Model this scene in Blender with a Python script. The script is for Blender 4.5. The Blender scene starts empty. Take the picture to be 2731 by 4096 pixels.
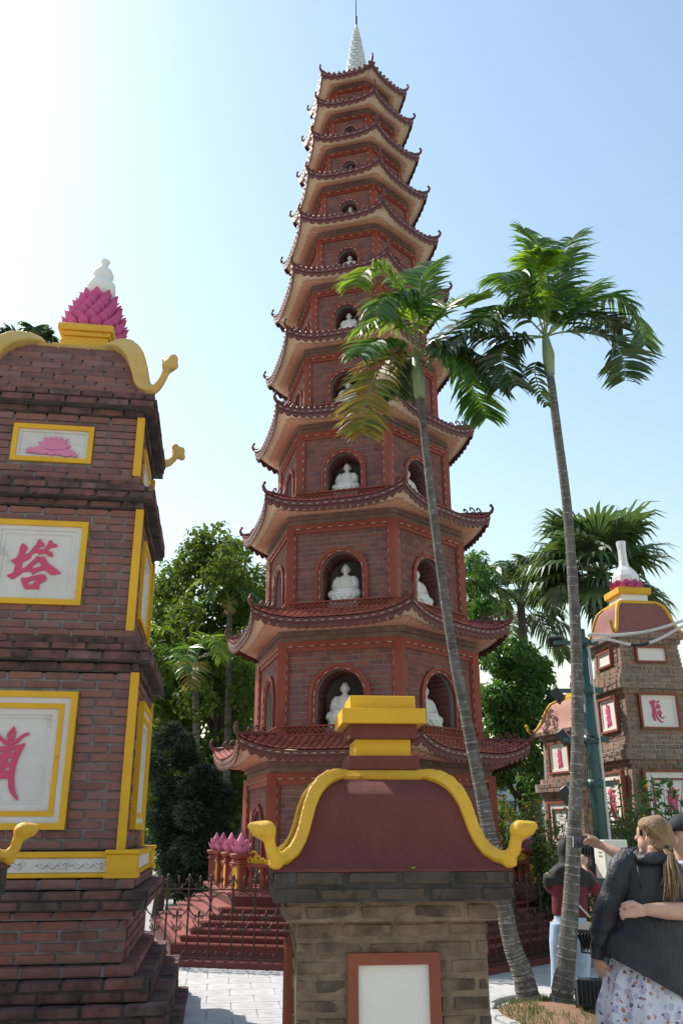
import bpy, math, random
import numpy as np
from mathutils import Vector, Matrix
R_ = math.radians
random.seed(7); np.random.seed(7)
scene = bpy.context.scene
COL = scene.collection
# ---------------------------------------------------------------- camera
FPX, HOR, ROLL, CAMH = 3400.0, 3318.0, R_(-.16), 1.7          # focal length in photo pixels, horizon row
PIT = math.atan((HOR-2048)/FPX)
_d = Vector((0, math.cos(PIT), math.sin(PIT)))
_r0 = Vector((1, 0, 0)); _dn0 = Vector((0, math.sin(PIT), -math.cos(PIT)))
_r = _r0*math.cos(ROLL)-_dn0*math.sin(ROLL)
_dn = _r0*math.sin(ROLL)+_dn0*math.cos(ROLL)
CAMP = Vector((0, 0, CAMH))
cam = bpy.data.objects.new('camera', bpy.data.cameras.new('camera')); COL.objects.link(cam)
cam.data.sensor_fit = 'VERTICAL'; cam.data.sensor_height = 36; cam.data.lens = FPX/4096*36
cam.data.clip_start = .05; cam.data.clip_end = 6000
cam.matrix_world = Matrix(((_r.x, -_dn.x, -_d.x, 0), (_r.y, -_dn.y, -_d.y, 0), (_r.z, -_dn.z, -_d.z, CAMH), (0, 0, 0, 1)))
scene.camera = cam
# ---------------------------------------------------------------- sky, sun, exposure
SUN_AZ, SUN_EL = -52, 46
w = bpy.data.worlds.new('World'); scene.world = w; w.use_nodes = True
nt = w.node_tree; bg = nt.nodes['Background']
sky = nt.nodes.new('ShaderNodeTexSky'); sky.sky_type = 'NISHITA'; sky.sun_disc = False
sky.sun_elevation = R_(SUN_EL); sky.sun_rotation = R_(SUN_AZ)
sky.altitude = 0; sky.air_density = 2.1; sky.dust_density = .8; sky.ozone_density = 1.5
nt.links.new(sky.outputs[0], bg.inputs[0]); bg.inputs[1].default_value = .10
SUND = Vector((math.sin(R_(SUN_AZ))*math.cos(R_(SUN_EL)), math.cos(R_(SUN_AZ))*math.cos(R_(SUN_EL)), math.sin(R_(SUN_EL))))
sl = bpy.data.lights.new('sun', 'SUN'); sl.energy = 3.2; sl.angle = R_(.55); sl.color = (1, .95, .87)
so = bpy.data.objects.new('sun', sl); COL.objects.link(so); so.rotation_euler = SUND.to_track_quat('Z', 'Y').to_euler()
so.location = (-20, 18, 30)
scene.view_settings.view_transform = 'Standard'; scene.view_settings.look = 'None'
scene.view_settings.gamma = 1; scene.view_settings.exposure = .96
try: scene.view_settings.use_curve_mapping = False
except Exception: pass
# ---------------------------------------------------------------- pixels -> world
def ray(u, v): return _d+_r*((u-1365.5)/FPX)+_dn*((v-2048)/FPX)
def G(u, v, z=0.0):
    q = ray(u, v); return CAMP+q*((z-CAMH)/q.z)
def P(u, v, y):
    q = ray(u, v); return CAMP+q*(y/q.y)
def onplane(u, v, o, n):
    q = ray(u, v); return CAMP+q*((o-CAMP).dot(n)/q.dot(n))
# ---------------------------------------------------------------- materials
MATS = {}
def mat(name, col, rough=.75, col2=None, ns=6.0, nmix=.5, bump=0.0, bs=40.0, rnd=None, rcols=None, rmix=1.0,
        stain=None, spec=.4, metal=0.0, trans=0.0, tcol=None, hsv=0.0, stretch=None):
    """procedural principled material: base colour, noise blotches, per-object / per-island colours, dark stains, bump"""
    m = bpy.data.materials.new(name); MATS[name] = m; m.use_nodes = True
    t = m.node_tree; N = t.nodes; L = t.links
    b = N['Principled BSDF']; out = N['Material Output']
    b.inputs['Roughness'].default_value = rough; b.inputs['Metallic'].default_value = metal
    b.inputs['Specular IOR Level'].default_value = spec
    geo = N.new('ShaderNodeNewGeometry'); pos = geo.outputs['Position']
    if stretch:
        mp = N.new('ShaderNodeMapping'); mp.inputs['Scale'].default_value = stretch; L.new(pos, mp.inputs[0]); pos = mp.outputs[0]
    def rgb(c):
        n = N.new('ShaderNodeRGB'); n.outputs[0].default_value = (*c, 1); return n.outputs[0]
    def noise(s, det=4, dim=.6):
        n = N.new('ShaderNodeTexNoise'); n.inputs['Scale'].default_value = s; n.inputs['Detail'].default_value = det
        n.inputs['Roughness'].default_value = dim; L.new(pos, n.inputs['Vector']); return n.outputs[0]
    def ramp(x, stops, interp='LINEAR'):
        n = N.new('ShaderNodeValToRGB'); n.color_ramp.interpolation = interp; L.new(x, n.inputs[0])
        e = n.color_ramp.elements
        while len(e) > 1: e.remove(e[-1])
        e[0].position = stops[0][0]; e[0].color = (*stops[0][1], 1)
        for p_, c_ in stops[1:]:
            k = e.new(p_); k.color = (*c_, 1)
        return n.outputs[0]
    def mix(f, a, c, mode='MIX'):
        n = N.new('ShaderNodeMix'); n.data_type = 'RGBA'; n.blend_type = mode
        if isinstance(f, float): n.inputs[0].default_value = f
        else: L.new(f, n.inputs[0])
        L.new(a, n.inputs[6]); L.new(c, n.inputs[7]); return n.outputs[2]
    c = rgb(col)
    rv = None
    if rnd == 'obj':
        oi = N.new('ShaderNodeObjectInfo'); rv = oi.outputs['Random']
    elif rnd == 'isl': rv = geo.outputs['Random Per Island']
    if rv is not None and rcols:
        k = len(rcols); c = mix(rmix, c, ramp(rv, [(i/max(1, k), q) for i, q in enumerate(rcols)], 'CONSTANT'))
    if col2:
        f = ramp(noise(ns), [(.35, (0, 0, 0)), (.65, (nmix,)*3)]); c = mix(f, c, rgb(col2))
    if stain:
        sc, sscale, th = stain
        f = ramp(noise(sscale, 6, .7), [(th, (0, 0, 0)), (th+.12, (.85,)*3)]); c = mix(f, c, rgb(sc))
    if hsv and rv is not None:
        h = N.new('ShaderNodeHueSaturation'); mr = N.new('ShaderNodeMapRange')
        mr.inputs[3].default_value = 1-hsv; mr.inputs[4].default_value = 1+hsv
        L.new(rv, mr.inputs[0]); L.new(mr.outputs[0], h.inputs['Value']); L.new(c, h.inputs['Color']); c = h.outputs[0]
    L.new(c, b.inputs['Base Color'])
    if bump:
        bn = N.new('ShaderNodeBump'); bn.inputs['Strength'].default_value = min(1, bump); bn.inputs['Distance'].default_value = .01*max(1, bump)
        L.new(noise(bs, 5, .65), bn.inputs['Height']); L.new(bn.outputs[0], b.inputs['Normal'])
    if trans:
        tr = N.new('ShaderNodeBsdfTranslucent'); ms = N.new('ShaderNodeMixShader'); ms.inputs[0].default_value = trans
        if tcol: L.new(mix(.75, c, rgb(tcol)), tr.inputs[0])
        else: L.new(c, tr.inputs[0])
        L.new(b.outputs[0], ms.inputs[1]); L.new(tr.outputs[0], ms.inputs[2]); L.new(ms.outputs[0], out.inputs[0])
    return m
# ---------------------------------------------------------------- mesh builder
CUBE = np.array([(x, y, z) for x in (-.5, .5) for y in (-.5, .5) for z in (-.5, .5)])
CUBEF = [(0, 1, 3, 2), (4, 6, 7, 5), (0, 4, 5, 1), (2, 3, 7, 6), (0, 2, 6, 4), (1, 5, 7, 3)]
def rz(a):
    c, s = math.cos(a), math.sin(a); return np.array([[c, -s, 0], [s, c, 0], [0, 0, 1.]])
class MB:
    def __init__(s): s.v = []; s.f = []; s.m = []; s.n = 0; s.sm = []
    def add(s, verts, faces, mi=0, smooth=False, M=None, o=None):
        verts = np.asarray(verts, float)
        if M is not None: verts = verts@np.asarray(M).T
        if o is not None: verts = verts+np.asarray(o, float)
        s.v.append(verts); k = s.n
        s.f.extend([tuple(i+k for i in f) for f in faces]); s.m.extend([mi]*len(faces)); s.sm.extend([smooth]*len(faces))
        s.n += len(verts); return s
    def box(s, c, d, a=0, mi=0, M=None):
        return s.add(CUBE*np.asarray(d, float), CUBEF, mi, False, rz(a) if M is None else M, c)
    def span(s, x0, x1, y0, y1, z0, z1, mi=0):
        return s.box(((x0+x1)/2, (y0+y1)/2, (z0+z1)/2), (x1-x0, y1-y0, z1-z0), 0, mi)
    def cham(s, c, d, b=.01, a=0, mi=0):
        d = np.asarray(d, float)/2; V = []; F = []
        ix = {}
        for sx in (-1, 1):
            for sy in (-1, 1):
                for sz in (-1, 1):
                    for ax in range(3):
                        p = np.array([sx, sy, sz])*(d-b); p[ax] = (sx, sy, sz)[ax]*d[ax]; ix[(sx, sy, sz, ax)] = len(V); V.append(p)
        for ax in range(3):
            o1, o2 = [(1, 2), (2, 0), (0, 1)][ax]
            for sg in (-1, 1):
                q = []
                for a1, a2 in ((-1, -1), (1, -1), (1, 1), (-1, 1)):
                    t = [0, 0, 0]; t[ax] = sg; t[o1] = a1; t[o2] = a2; q.append(ix[(*t, ax)])
                F.append(tuple(q if sg > 0 else q[::-1]))
        for ax in range(3):
            o1, o2 = [(1, 2), (2, 0), (0, 1)][ax]
            for s1 in (-1, 1):
                for s2 in (-1, 1):
                    def I(sa, w_):
                        t = [0, 0, 0]; t[ax] = sa; t[o1] = s1; t[o2] = s2; return ix[(*t, w_)]
                    q = [I(-1, o1), I(1, o1), I(1, o2), I(-1, o2)]
                    F.append(tuple(q if s1*s2 < 0 else q[::-1]))
        for sx in (-1, 1):
            for sy in (-1, 1):
                for sz in (-1, 1):
                    q = [ix[(sx, sy, sz, k)] for k in range(3)]
                    F.append(tuple(q if sx*sy*sz > 0 else q[::-1]))
        return s.add(V, F, mi, False, rz(a), c)
    def tube(s, path, rad, n=8, mi=0, cap=True, smooth=True, squash=None, up=None):
        pts = [Vector(p) for p in path]; k = len(pts)
        if not hasattr(rad, '__len__'): rad = [rad]*k
        V = []; F = []; pu = None
        for i in range(k):
            t = (pts[min(i+1, k-1)]-pts[max(i-1, 0)])
            if t.length < 1e-9: t = Vector((0, 0, 1))
            t.normalize()
            if pu is None:
                h = Vector(up) if up else (Vector((0, 0, 1)) if abs(t.z) < .95 else Vector((1, 0, 0)))
            else: h = pu
            x = t.cross(h)
            if x.length < 1e-6: x = t.cross(Vector((0, 1, .1)))
            x.normalize(); y = x.cross(t); pu = y
            sq = squash if squash else 1
            for j in range(n):
                a = 2*math.pi*j/n
                V.append(pts[i]+x*(math.cos(a)*rad[i])+y*(math.sin(a)*rad[i]*sq))
        for i in range(k-1):
            for j in range(n):
                j2 = (j+1) % n; F.append((i*n+j, i*n+j2, (i+1)*n+j2, (i+1)*n+j))
        if cap: F.append(tuple(range(n-1, -1, -1))); F.append(tuple((k-1)*n+j for j in range(n)))
        return s.add([tuple(v) for v in V], F, mi, smooth)
    def lathe(s, prof, n=20, o=(0, 0, 0), mi=0, M=None, smooth=True, sy=1):
        V = []; F = []; k = len(prof)
        for r, z in prof:
            for j in range(n):
                a = 2*math.pi*j/n; V.append((r*math.cos(a), r*math.sin(a)*sy, z))
        for i in range(k-1):
            for j in range(n):
                j2 = (j+1) % n; F.append((i*n+j, i*n+j2, (i+1)*n+j2, (i+1)*n+j))
        F.append(tuple(range(n-1, -1, -1))); F.append(tuple((k-1)*n+j for j in range(n)))
        return s.add(V, F, mi, smooth, M, o)
    def ell(s, c, r, M=None, n=12, m=8, mi=0):
        pr = [(max(1e-4, math.sin(math.pi*i/m)), -math.cos(math.pi*i/m)) for i in range(m+1)]
        V = np.array([(a*math.cos(2*math.pi*j/n), a*math.sin(2*math.pi*j/n), z) for a, z in pr for j in range(n)])*np.asarray(r if hasattr(r, '__len__') else (r, r, r), float)
        F = [(i*n+j, i*n+(j+1) % n, (i+1)*n+(j+1) % n, (i+1)*n+j) for i in range(m) for j in range(n)]
        return s.add(V, F, mi, True, M, c)
    def grid(s, fn, nu, nv, mi=0, smooth=True, flip=False):
        V = [fn(i/nu, j/nv) for i in range(nu+1) for j in range(nv+1)]
        F = []
        for i in range(nu):
            for j in range(nv):
                a = i*(nv+1)+j; q = (a, a+nv+1, a+nv+2, a+1); F.append(q[::-1] if flip else q)
        return s.add([tuple(v) for v in V], F, mi, smooth)
    def prism(s, poly, d0, d1, fr, mi=0, holes=()):
        """extrude a 2D outline (with optional holes) between depths d0..d1; fr(x,y,d)->3D"""
        from mathutils.geometry import tessellate_polygon
        loops = [list(poly)]+[list(h) for h in holes]
        flat = [p for l in loops for p in l]; n = len(flat)
        tri = tessellate_polygon([[Vector((p[0], p[1], 0)) for p in l] for l in loops])
        V = [fr(p[0], p[1], d1) for p in flat]+[fr(p[0], p[1], d0) for p in flat]; F = []
        for t in tri:
            a, b, c = (flat[i] for i in t); ar = (b[0]-a[0])*(c[1]-a[1])-(b[1]-a[1])*(c[0]-a[0])
            t = t if ar > 0 else (t[0], t[2], t[1]); F.append(tuple(t)); F.append((t[0]+n, t[2]+n, t[1]+n))
        k = 0
        for l in loops:
            m_ = len(l)
            for i in range(m_): F.append((k+i, k+i+n, k+(i+1) % m_+n, k+(i+1) % m_))
            k += m_
        return s.add([tuple(v) for v in V], F, mi)
    def mesh(s, name='m', mats=()):
        me = bpy.data.meshes.new(name)
        V = np.concatenate(s.v) if s.v else np.zeros((0, 3))
        me.from_pydata(V.tolist(), [], s.f)
        for m in mats: me.materials.append(MATS[m] if isinstance(m, str) else m)
        if len(s.f):
            me.polygons.foreach_set('material_index', s.m); me.polygons.foreach_set('use_smooth', s.sm)
        me.update(); return me
    def build(s, name, mats, parent=None, kind=None, loc=None, rot=None, fix=False):
        if isinstance(mats, str): mats = (mats,)
        me = s.mesh(name, mats)
        if fix:
            import bmesh
            bm = bmesh.new(); bm.from_mesh(me); bmesh.ops.recalc_face_normals(bm, faces=bm.faces); bm.to_mesh(me); bm.free()
        return link(name, me, parent, kind, loc, rot)
def link(name, me, parent=None, kind=None, loc=None, rot=None):
    o = bpy.data.objects.new(name, me); COL.objects.link(o)
    if parent is not None: o.parent = parent
    if kind: o['kind'] = kind
    if loc is not None: o.location = loc
    if rot is not None: o.rotation_euler = rot
    return o
def thing(name, label, cat, loc=(0, 0, 0), rotz=0, group=None):
    o = link(name, None, None, None, loc, (0, 0, rotz)); o.empty_display_size = .2
    return tag(o, label, cat, group)
def tag(o, label, cat, group=None):
    o['label'] = label; o['category'] = cat
    if group: o['group'] = group
    return o
def copy_tree(o, parent=None):
    c = o.copy(); COL.objects.link(c); c.parent = parent
    for ch in list(o.children): copy_tree(ch, c)
    return c
def fuse(mb, voxel=.02, smooth=4, name='body', mats=(), iters=.5, dec=None):
    """one continuous skin over overlapping shapes"""
    me = mb.mesh(name); o = bpy.data.objects.new('tmp', me); COL.objects.link(o)
    r = o.modifiers.new('r', 'REMESH'); r.mode = 'VOXEL'; r.voxel_size = voxel
    if smooth:
        q = o.modifiers.new('s', 'SMOOTH'); q.iterations = smooth; q.factor = iters
    if dec:
        q = o.modifiers.new('d', 'DECIMATE'); q.ratio = dec
    dg = bpy.context.evaluated_depsgraph_get(); dg.update()
    nm = bpy.data.meshes.new_from_object(o.evaluated_get(dg)); bpy.data.objects.remove(o)
    nm.materials.clear()
    for m in mats: nm.materials.append(MATS[m])
    nm.polygons.foreach_set('use_smooth', [True]*len(nm.polygons)); nm.polygons.foreach_set('material_index', [0]*len(nm.polygons)); nm.update()
    return nm
_UB = {}
def unit_brick(matname, rough=None):
    """a chipped unit brick, shared by every brick that is an object of its own; four variants"""
    rough = rough or (.16 if 'worn' in matname or 'grey' in matname else .08)
    if matname not in _UB:
        L = []
        for k in range(4):
            b = MB().cham((0, 0, 0), (1, 1, 1), .5*.09)
            rs = np.random.RandomState(k+11); b.v[0] = b.v[0]*(1+rs.uniform(-rough, rough*.25, b.v[0].shape)*np.array([.35, 1, 1]))
            L.append(b.mesh('brick', (matname,)))
        _UB[matname] = L
    return _UB[matname]
def pieces(name, items, parent, matname, limit=300, restmat=None, restname=None):
    """items: (centre, size, angle about z) biggest first; the first `limit` are objects, the rest one joined part"""
    ms = unit_brick(matname); n = 0
    for i, (c, d, a) in enumerate(items[:limit]):
        o = link(name, ms[i % 4], parent, None, c, (0, 0, a)); o.scale = d; n += 1
    rest = items[limit:]
    if rest:
        b = MB()
        for c, d, a in rest: b.box(c, d, a)
        b.build(restname or name+'work', (restmat or matname,), parent, 'stuff')
    return n
def course(x0, x1, L, off, j=.012, rs=random):
    """stretcher run between x0 and x1 -> (centre, length)"""
    out = []; x = x0-(off % 1)*L
    while x < x1-.02:
        a = max(x, x0); e = min(x+L-j, x1)
        if e-a > .03: out.append(((a+e)/2, e-a))
        x += L
    return out
# ---------------------------------------------------------------- material palette
BR = [(.175, .084, .076), (.21, .098, .088), (.15, .078, .075), (.21, .122, .115), (.235, .105, .088), (.145, .082, .085), (.19, .09, .082)]
BRP = [(.17, .066, .060), (.20, .076, .066), (.145, .062, .062), (.22, .092, .08), (.18, .08, .074), (.155, .068, .074), (.24, .09, .068)]
BRG = [(.20, .13, .10), (.25, .17, .125), (.17, .12, .10), (.29, .18, .13), (.22, .15, .125), (.30, .16, .11)]
BRW = [(.085, .062, .047), (.105, .073, .053), (.075, .058, .047), (.125, .084, .06), (.165, .105, .075), (.092, .067, .052)]
mat('brick_red', BR[0], .85, (.34, .16, .13), 9, .35, .5, 90, 'obj', BR, .95, ((.035, .03, .03), 5, .66), .25)
mat('brick_red_far', BR[0], .85, (.34, .16, .13), 9, .35, .4, 90, 'isl', BR, .95, ((.035, .03, .03), 5, .66), .25)
mat('brick_dirty', BR[0], .9, (.035, .03, .03), 4.5, .8, .5, 90, 'obj', BR, .95, ((.02, .018, .018), 9, .58), .25)
mat('brick_dirty_far', BR[0], .9, (.035, .03, .03), 4.5, .8, .5, 90, 'isl', BR, .95, ((.02, .018, .018), 9, .58), .25)
mat('brick_pagoda', BRP[0], .85, (.33, .17, .15), 5, .3, .3, 60, 'obj', BRP, .95, ((.08, .06, .06), 3, .7), .25)
mat('brick_pagoda_far', BRP[0], .85, (.33, .17, .15), 5, .3, .3, 60, 'isl', BRP, .95, ((.08, .06, .06), 3, .7), .25)
mat('brick_grey', BRG[0], .9, (.38, .27, .2), 7, .4, .5, 60, 'obj', BRG, .95, ((.05, .045, .04), 4, .62), .2)
mat('brick_grey_far', BRG[0], .9, (.38, .27, .2), 7, .4, .5, 60, 'isl', BRG, .95, ((.05, .045, .04), 4, .62), .2)
mat('brick_worn', BRW[0], .92, (.30, .20, .14), 6, .75, 1.6, 38, 'obj', BRW, .7, ((.045, .04, .033), 7, .58), .2)
mat('brick_worn_far', BRW[0], .92, (.30, .20, .14), 6, .75, 1.6, 38, 'isl', BRW, .7, ((.045, .04, .033), 7, .58), .2)
mat('mortar_grey', (.27, .255, .275), .95, (.14, .13, .135), 7, .8, .5, 80, stain=((.45, .42, .42), 2.2, .68))
mat('mortar_worn', (.29, .205, .14), .95, (.14, .10, .074), 7, .85, 2.4, 24, stain=((.07, .06, .042), 5, .60))
mat('brick_mossy', (.06, .05, .04), .95, (.12, .09, .068), 7, .7, 1.6, 38, 'obj', [(.055, .046, .038), (.07, .056, .045), (.09, .068, .052), (.05, .045, .036)], .8, ((.03, .032, .02), 6, .56), .2)
mat('brick_mossy_far', (.06, .05, .04), .95, (.12, .09, .068), 7, .7, 1.6, 38, 'isl', [(.055, .046, .038), (.07, .056, .045), (.09, .068, .052), (.05, .045, .036)], .8, ((.03, .032, .02), 6, .56), .2)
mat('mortar_dirty', (.10, .088, .085), .95, (.04, .035, .035), 6, .9, .6, 60, stain=((.22, .20, .2), 4, .66))
mat('mortar_pale', (.42, .37, .33), .95, (.26, .22, .2), 9, .8, .6, 60, stain=((.06, .05, .05), 3, .66))
mat('mortar_pagoda', (.26, .235, .24), .95, (.16, .14, .145), 7, .6, .3, 80)
mat('trim_red', (.29, .058, .034), .55, (.21, .044, .030), 3, .7, .2, 50, stain=((.10, .04, .035), 4, .64))
mat('cornice_stone', (.24, .15, .12), .85, (.13, .09, .08), 6, .8, .4, 60, stain=((.38, .33, .3), 4, .66))
mat('soffit_salmon', (.66, .36, .24), .7, (.56, .29, .19), 3, .7, .1, 50, stain=((.3, .15, .1), 5, .68))
mat('soffit_cream', (.88, .70, .49), .75, (.80, .60, .40), 3, .6, .1, 50, stain=((.45, .32, .22), 4, .7))
mat('fascia_maroon', (.145, .040, .037), .5, (.095, .031, .031), 9, .6, .4, 60)
mat('tile_red', (.36, .09, .07), .55, (.25, .07, .06), 5, .6, .2, 70, 'obj', [(.40, .105, .085), (.31, .075, .065), (.36, .09, .075), (.27, .07, .065), (.44, .15, .11)], .9, ((.10, .11, .035), 3.2, .63))
mat('tile_red_far', (.36, .09, .07), .55, (.25, .07, .06), 5, .6, .2, 70, 'isl', [(.40, .105, .085), (.31, .075, .065), (.36, .09, .075), (.27, .07, .065), (.44, .15, .11)], .9, ((.10, .11, .035), 3.2, .66))
mat('led_strip', (.50, .43, .36), .5, (.24, .19, .165), 9, .8)
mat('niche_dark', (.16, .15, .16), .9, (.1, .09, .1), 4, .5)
mat('white_stone', (.80, .79, .77), .5, (.70, .68, .65), 6, .4, .1, 60)
mat('white_spire', (.62, .64, .66), .6, (.46, .49, .52), 5, .6, .3, 30)
mat('white_plaster', (.66, .64, .63), .8, (.55, .52, .50), 3, .7, .6, 40, stain=((.40, .35, .30), 2.5, .64))
mat('white_panel', (.76, .71, .655), .75, (.72, .67, .63), 3, .55, .15, 40, stain=((.5, .46, .42), 5, .73))
mat('yellow_paint', (.74, .42, .03), .55, (.62, .32, .03), 3.5, .7, 1.0, 26, stain=((.33, .20, .05), 11, .61))
mat('yellow_clean', (.74, .41, .015), .6, (.63, .33, .015), 2.5, .7, .5, 45, stain=((.36, .22, .04), 8, .66))
mat('yellow_ochre', (.62, .40, .12), .6, (.5, .31, .08), 5, .6, .4, 45, stain=((.3, .22, .1), 10, .66))
mat('maroon_paint', (.195, .055, .045), .7, (.15, .042, .038), 2.2, .8, .9, 70, stain=((.10, .04, .04), 3.0, .60), spec=.25, stretch=(4, 4, 1.2))
mat('red_frame', (.26, .066, .034), .65, (.20, .052, .03), 4, .6, .2, 60)
mat('pink_paint', (.66, .21, .36), .6, (.58, .17, .30), 6, .6, .2, 50)
mat('pink_lotus', (.58, .10, .30), .6, (.47, .075, .235), 8, .6, .3, 60, stain=((.3, .07, .16), 9, .68))
mat('pink_glyph', (.58, .07, .15), .65, (.55, .06, .16), 5, .5)
mat('step_red', (.15, .030, .028), .35, (.11, .024, .023), 4, .6, .15, 60, stain=((.30, .11, .095), 3, .7))  # deeper red than the treads: shade on the risers put into the colour
mat('roof_plaster', (.26, .095, .08), .75, (.21, .075, .066), 4, .7, .5, 50)
mat('roof_brick', (.40, .20, .15), .8, (.33, .15, .115), 4, .6, .4, 40)
mat('step_tread', (.31, .095, .08), .5, (.26, .075, .066), 4, .6, .15, 60)  # paler red than the risers: sun on the treads put into the colour
mat('iron', (.045, .027, .024), .45, (.075, .042, .035), 30, .6, .2, 90, spec=.5, metal=.3)
mat('paver', (.52, .50, .49), .8, (.42, .405, .40), 3, .7, .35, 30, 'obj', [(.53, .51, .5), (.49, .475, .47), (.55, .53, .51), (.5, .485, .48)], .8, ((.33, .31, .29), 1.6, .64))
mat('paver_joint', (.43, .41, .40), .9, (.27, .25, .245), 5, .6, .3, 40)
mat('ground_far', (.38, .36, .33), .95, (.28, .27, .22), .3, .8)
mat('soil', (.30, .17, .10), .98, (.21, .12, .07), 9, .7, 1.5, 40)
mat('kerb', (.42, .40, .38), .85, (.33, .31, .3), 6, .6, .4, 50)
mat('trunk', (.17, .155, .138), .95, (.075, .066, .056), 9, .9, 1.6, 30, stain=((.40, .385, .35), 12, .585))
mat('trunk_ring', (.40, .38, .34), .95, (.10, .09, .076), 21, 1.0, 1.0, 40)
mat('crownshaft', (.22, .30, .15), .5, (.33, .36, .24), 5, .6)
mat('bark_dark', (.07, .055, .042), .95, (.035, .028, .022), 8, .7, .8, 30)
mat('rock', (.22, .20, .205), .95, (.11, .10, .105), 5, .9, 2.0, 12)
GR = [(.06, .13, .015), (.045, .105, .015), (.10, .17, .02), (.035, .085, .015), (.07, .14, .02)]
mat('leaf_vine', GR[0], .6, None, rnd='isl', rcols=[(.05, .11, .018), (.035, .085, .018), (.085, .145, .02), (.03, .07, .016), (.06, .115, .018), (.12, .15, .022)], trans=.32, tcol=(.20, .29, .022), spec=.3)
mat('leaf_gloss', GR[0], .38, None, rnd='isl', rcols=[(.035, .10, .018), (.03, .085, .015), (.05, .125, .02), (.025, .07, .015), (.075, .16, .025)], trans=.33, tcol=(.15, .33, .03), spec=.6)
mat('leaf_conifer', (.02, .04, .022), .6, None, rnd='isl', rcols=[(.032, .062, .034), (.045, .08, .042), (.024, .048, .03), (.065, .095, .058)], trans=.2, spec=.35)
mat('leaf_shrub', GR[0], .42, None, rnd='isl', rcols=[(.07, .15, .03), (.055, .12, .03), (.10, .18, .05), (.045, .10, .025)], trans=.3, tcol=(.3, .4, .05), spec=.6)
mat('leaf_palm', (.05, .12, .02), .38, None, rnd='isl', rcols=[(.05, .12, .02), (.04, .10, .02), (.065, .14, .022), (.035, .085, .02)], trans=.38, tcol=(.2, .38, .03), spec=.6)
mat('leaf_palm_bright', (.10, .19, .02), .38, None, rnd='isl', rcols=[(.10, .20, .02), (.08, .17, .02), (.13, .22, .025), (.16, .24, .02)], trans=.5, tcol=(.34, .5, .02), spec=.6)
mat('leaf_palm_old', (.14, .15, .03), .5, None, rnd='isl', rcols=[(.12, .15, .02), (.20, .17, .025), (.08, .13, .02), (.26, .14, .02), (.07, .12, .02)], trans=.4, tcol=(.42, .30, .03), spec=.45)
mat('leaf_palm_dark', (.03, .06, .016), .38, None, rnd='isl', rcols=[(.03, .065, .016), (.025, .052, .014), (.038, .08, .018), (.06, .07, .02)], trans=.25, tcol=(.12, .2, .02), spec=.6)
mat('leaf_coco', (.04, .085, .03), .4, None, rnd='isl', rcols=[(.045, .09, .03), (.035, .075, .028), (.06, .11, .04), (.09, .13, .05)], trans=.28, tcol=(.2, .3, .06), spec=.6)
mat('leaf_autumn', (.4, .2, .05), .6, None, rnd='isl', rcols=[(.45, .2, .03), (.5, .3, .05), (.2, .22, .05), (.12, .18, .04), (.4, .14, .03)], trans=.4)
mat('rachis', (.16, .22, .06), .5, (.24, .26, .1), 5, .6)
mat('fruit_dark', (.03, .025, .025), .6)
mat('kumquat', (.75, .3, .02), .45)
mat('flower_pink', (.85, .3, .26), .6, trans=.3)
mat('flower_yellow', (.85, .66, .06), .6, trans=.3)
mat('grass_blade', (.09, .16, .03), .6, None, rnd='isl', rcols=[(.09, .17, .03), (.13, .19, .04), (.22, .2, .07), (.07, .13, .025)], trans=.3)
mat('pole_green', (.018, .075, .068), .4, (.025, .055, .05), 4, .6, spec=.5)
mat('lamp_black', (.03, .03, .032), .5, (.055, .055, .055), 12, .5)
mat('lamp_glass', (.36, .28, .25), .25, (.3, .24, .22), 3, .5, spec=.6)
mat('cable_grey', (.55, .54, .52), .6, (.45, .44, .42), 9, .5)
mat('cable_black', (.02, .02, .02), .5)
mat('cabinet', (.70, .68, .60), .5, (.62, .6, .52), 3, .5)
mat('rubber', (.02, .02, .02), .7)
mat('bucket_grey', (.45, .46, .46), .5)
mat('skin', (.62, .36, .26), .5, (.55, .29, .20), 6, .5, spec=.4)
mat('hair_brown', (.22, .115, .05), .38, (.40, .24, .115), 40, .8, .5, 200, spec=.5, stretch=(6, 6, 1))
mat('jacket_black', (.022, .021, .029), .5, (.032, .029, .04), 4, .5, 3.0, 9, spec=.4, stretch=(1, 1, .45))
mat('cap_black', (.02, .022, .028), .8, (.03, .03, .036), 90, .5)
mat('shirt_pale', (.50, .52, .62), .8, (.44, .46, .56), 6, .4, .3, 14)
mat('hood_black', (.016, .016, .016), .75, (.026, .026, .026), 7, .5, .5, 18)
mat('sweater_maroon', (.15, .018, .028), .85, (.11, .013, .02), 6, .5, .4, 18)
mat('denim_pale', (.30, .42, .56), .85, (.46, .58, .70), 5, .7, .5, 24)
mat('cloth_dark', (.02, .022, .035), .8, (.03, .03, .045), 6, .5)
mat('phone_dark', (.025, .025, .03), .25, spec=.6)
mat('phone_screen', (.03, .03, .04), .12, (.10, .09, .14), 26, .9, spec=.7)
mat('glasses', (.01, .01, .012), .2, spec=.7)
mat('shoe', (.5, .5, .5), .7)
mat('building_blue', (.32, .40, .48), .8, (.25, .33, .42), .6, .5)
mat('glass_dark', (.05, .08, .11), .15, spec=.6)
# ---------------------------------------------------------------- ground
b = MB(); b.add([(-900, -300, -.03), (900, -300, -.03), (900, 2500, -.03), (-900, 2500, -.03)], [(0, 1, 2, 3)])
b.build('ground', 'ground_far', kind='structure')
pave = MB().span(-9, 11, -3, 24, -.024, -.006).build('pavement', 'paver_joint', kind='structure')
tile_me = MB().cham((0, 0, 0), (1, 1, 1), .02).mesh('paving_slab', ('paver',))
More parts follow.
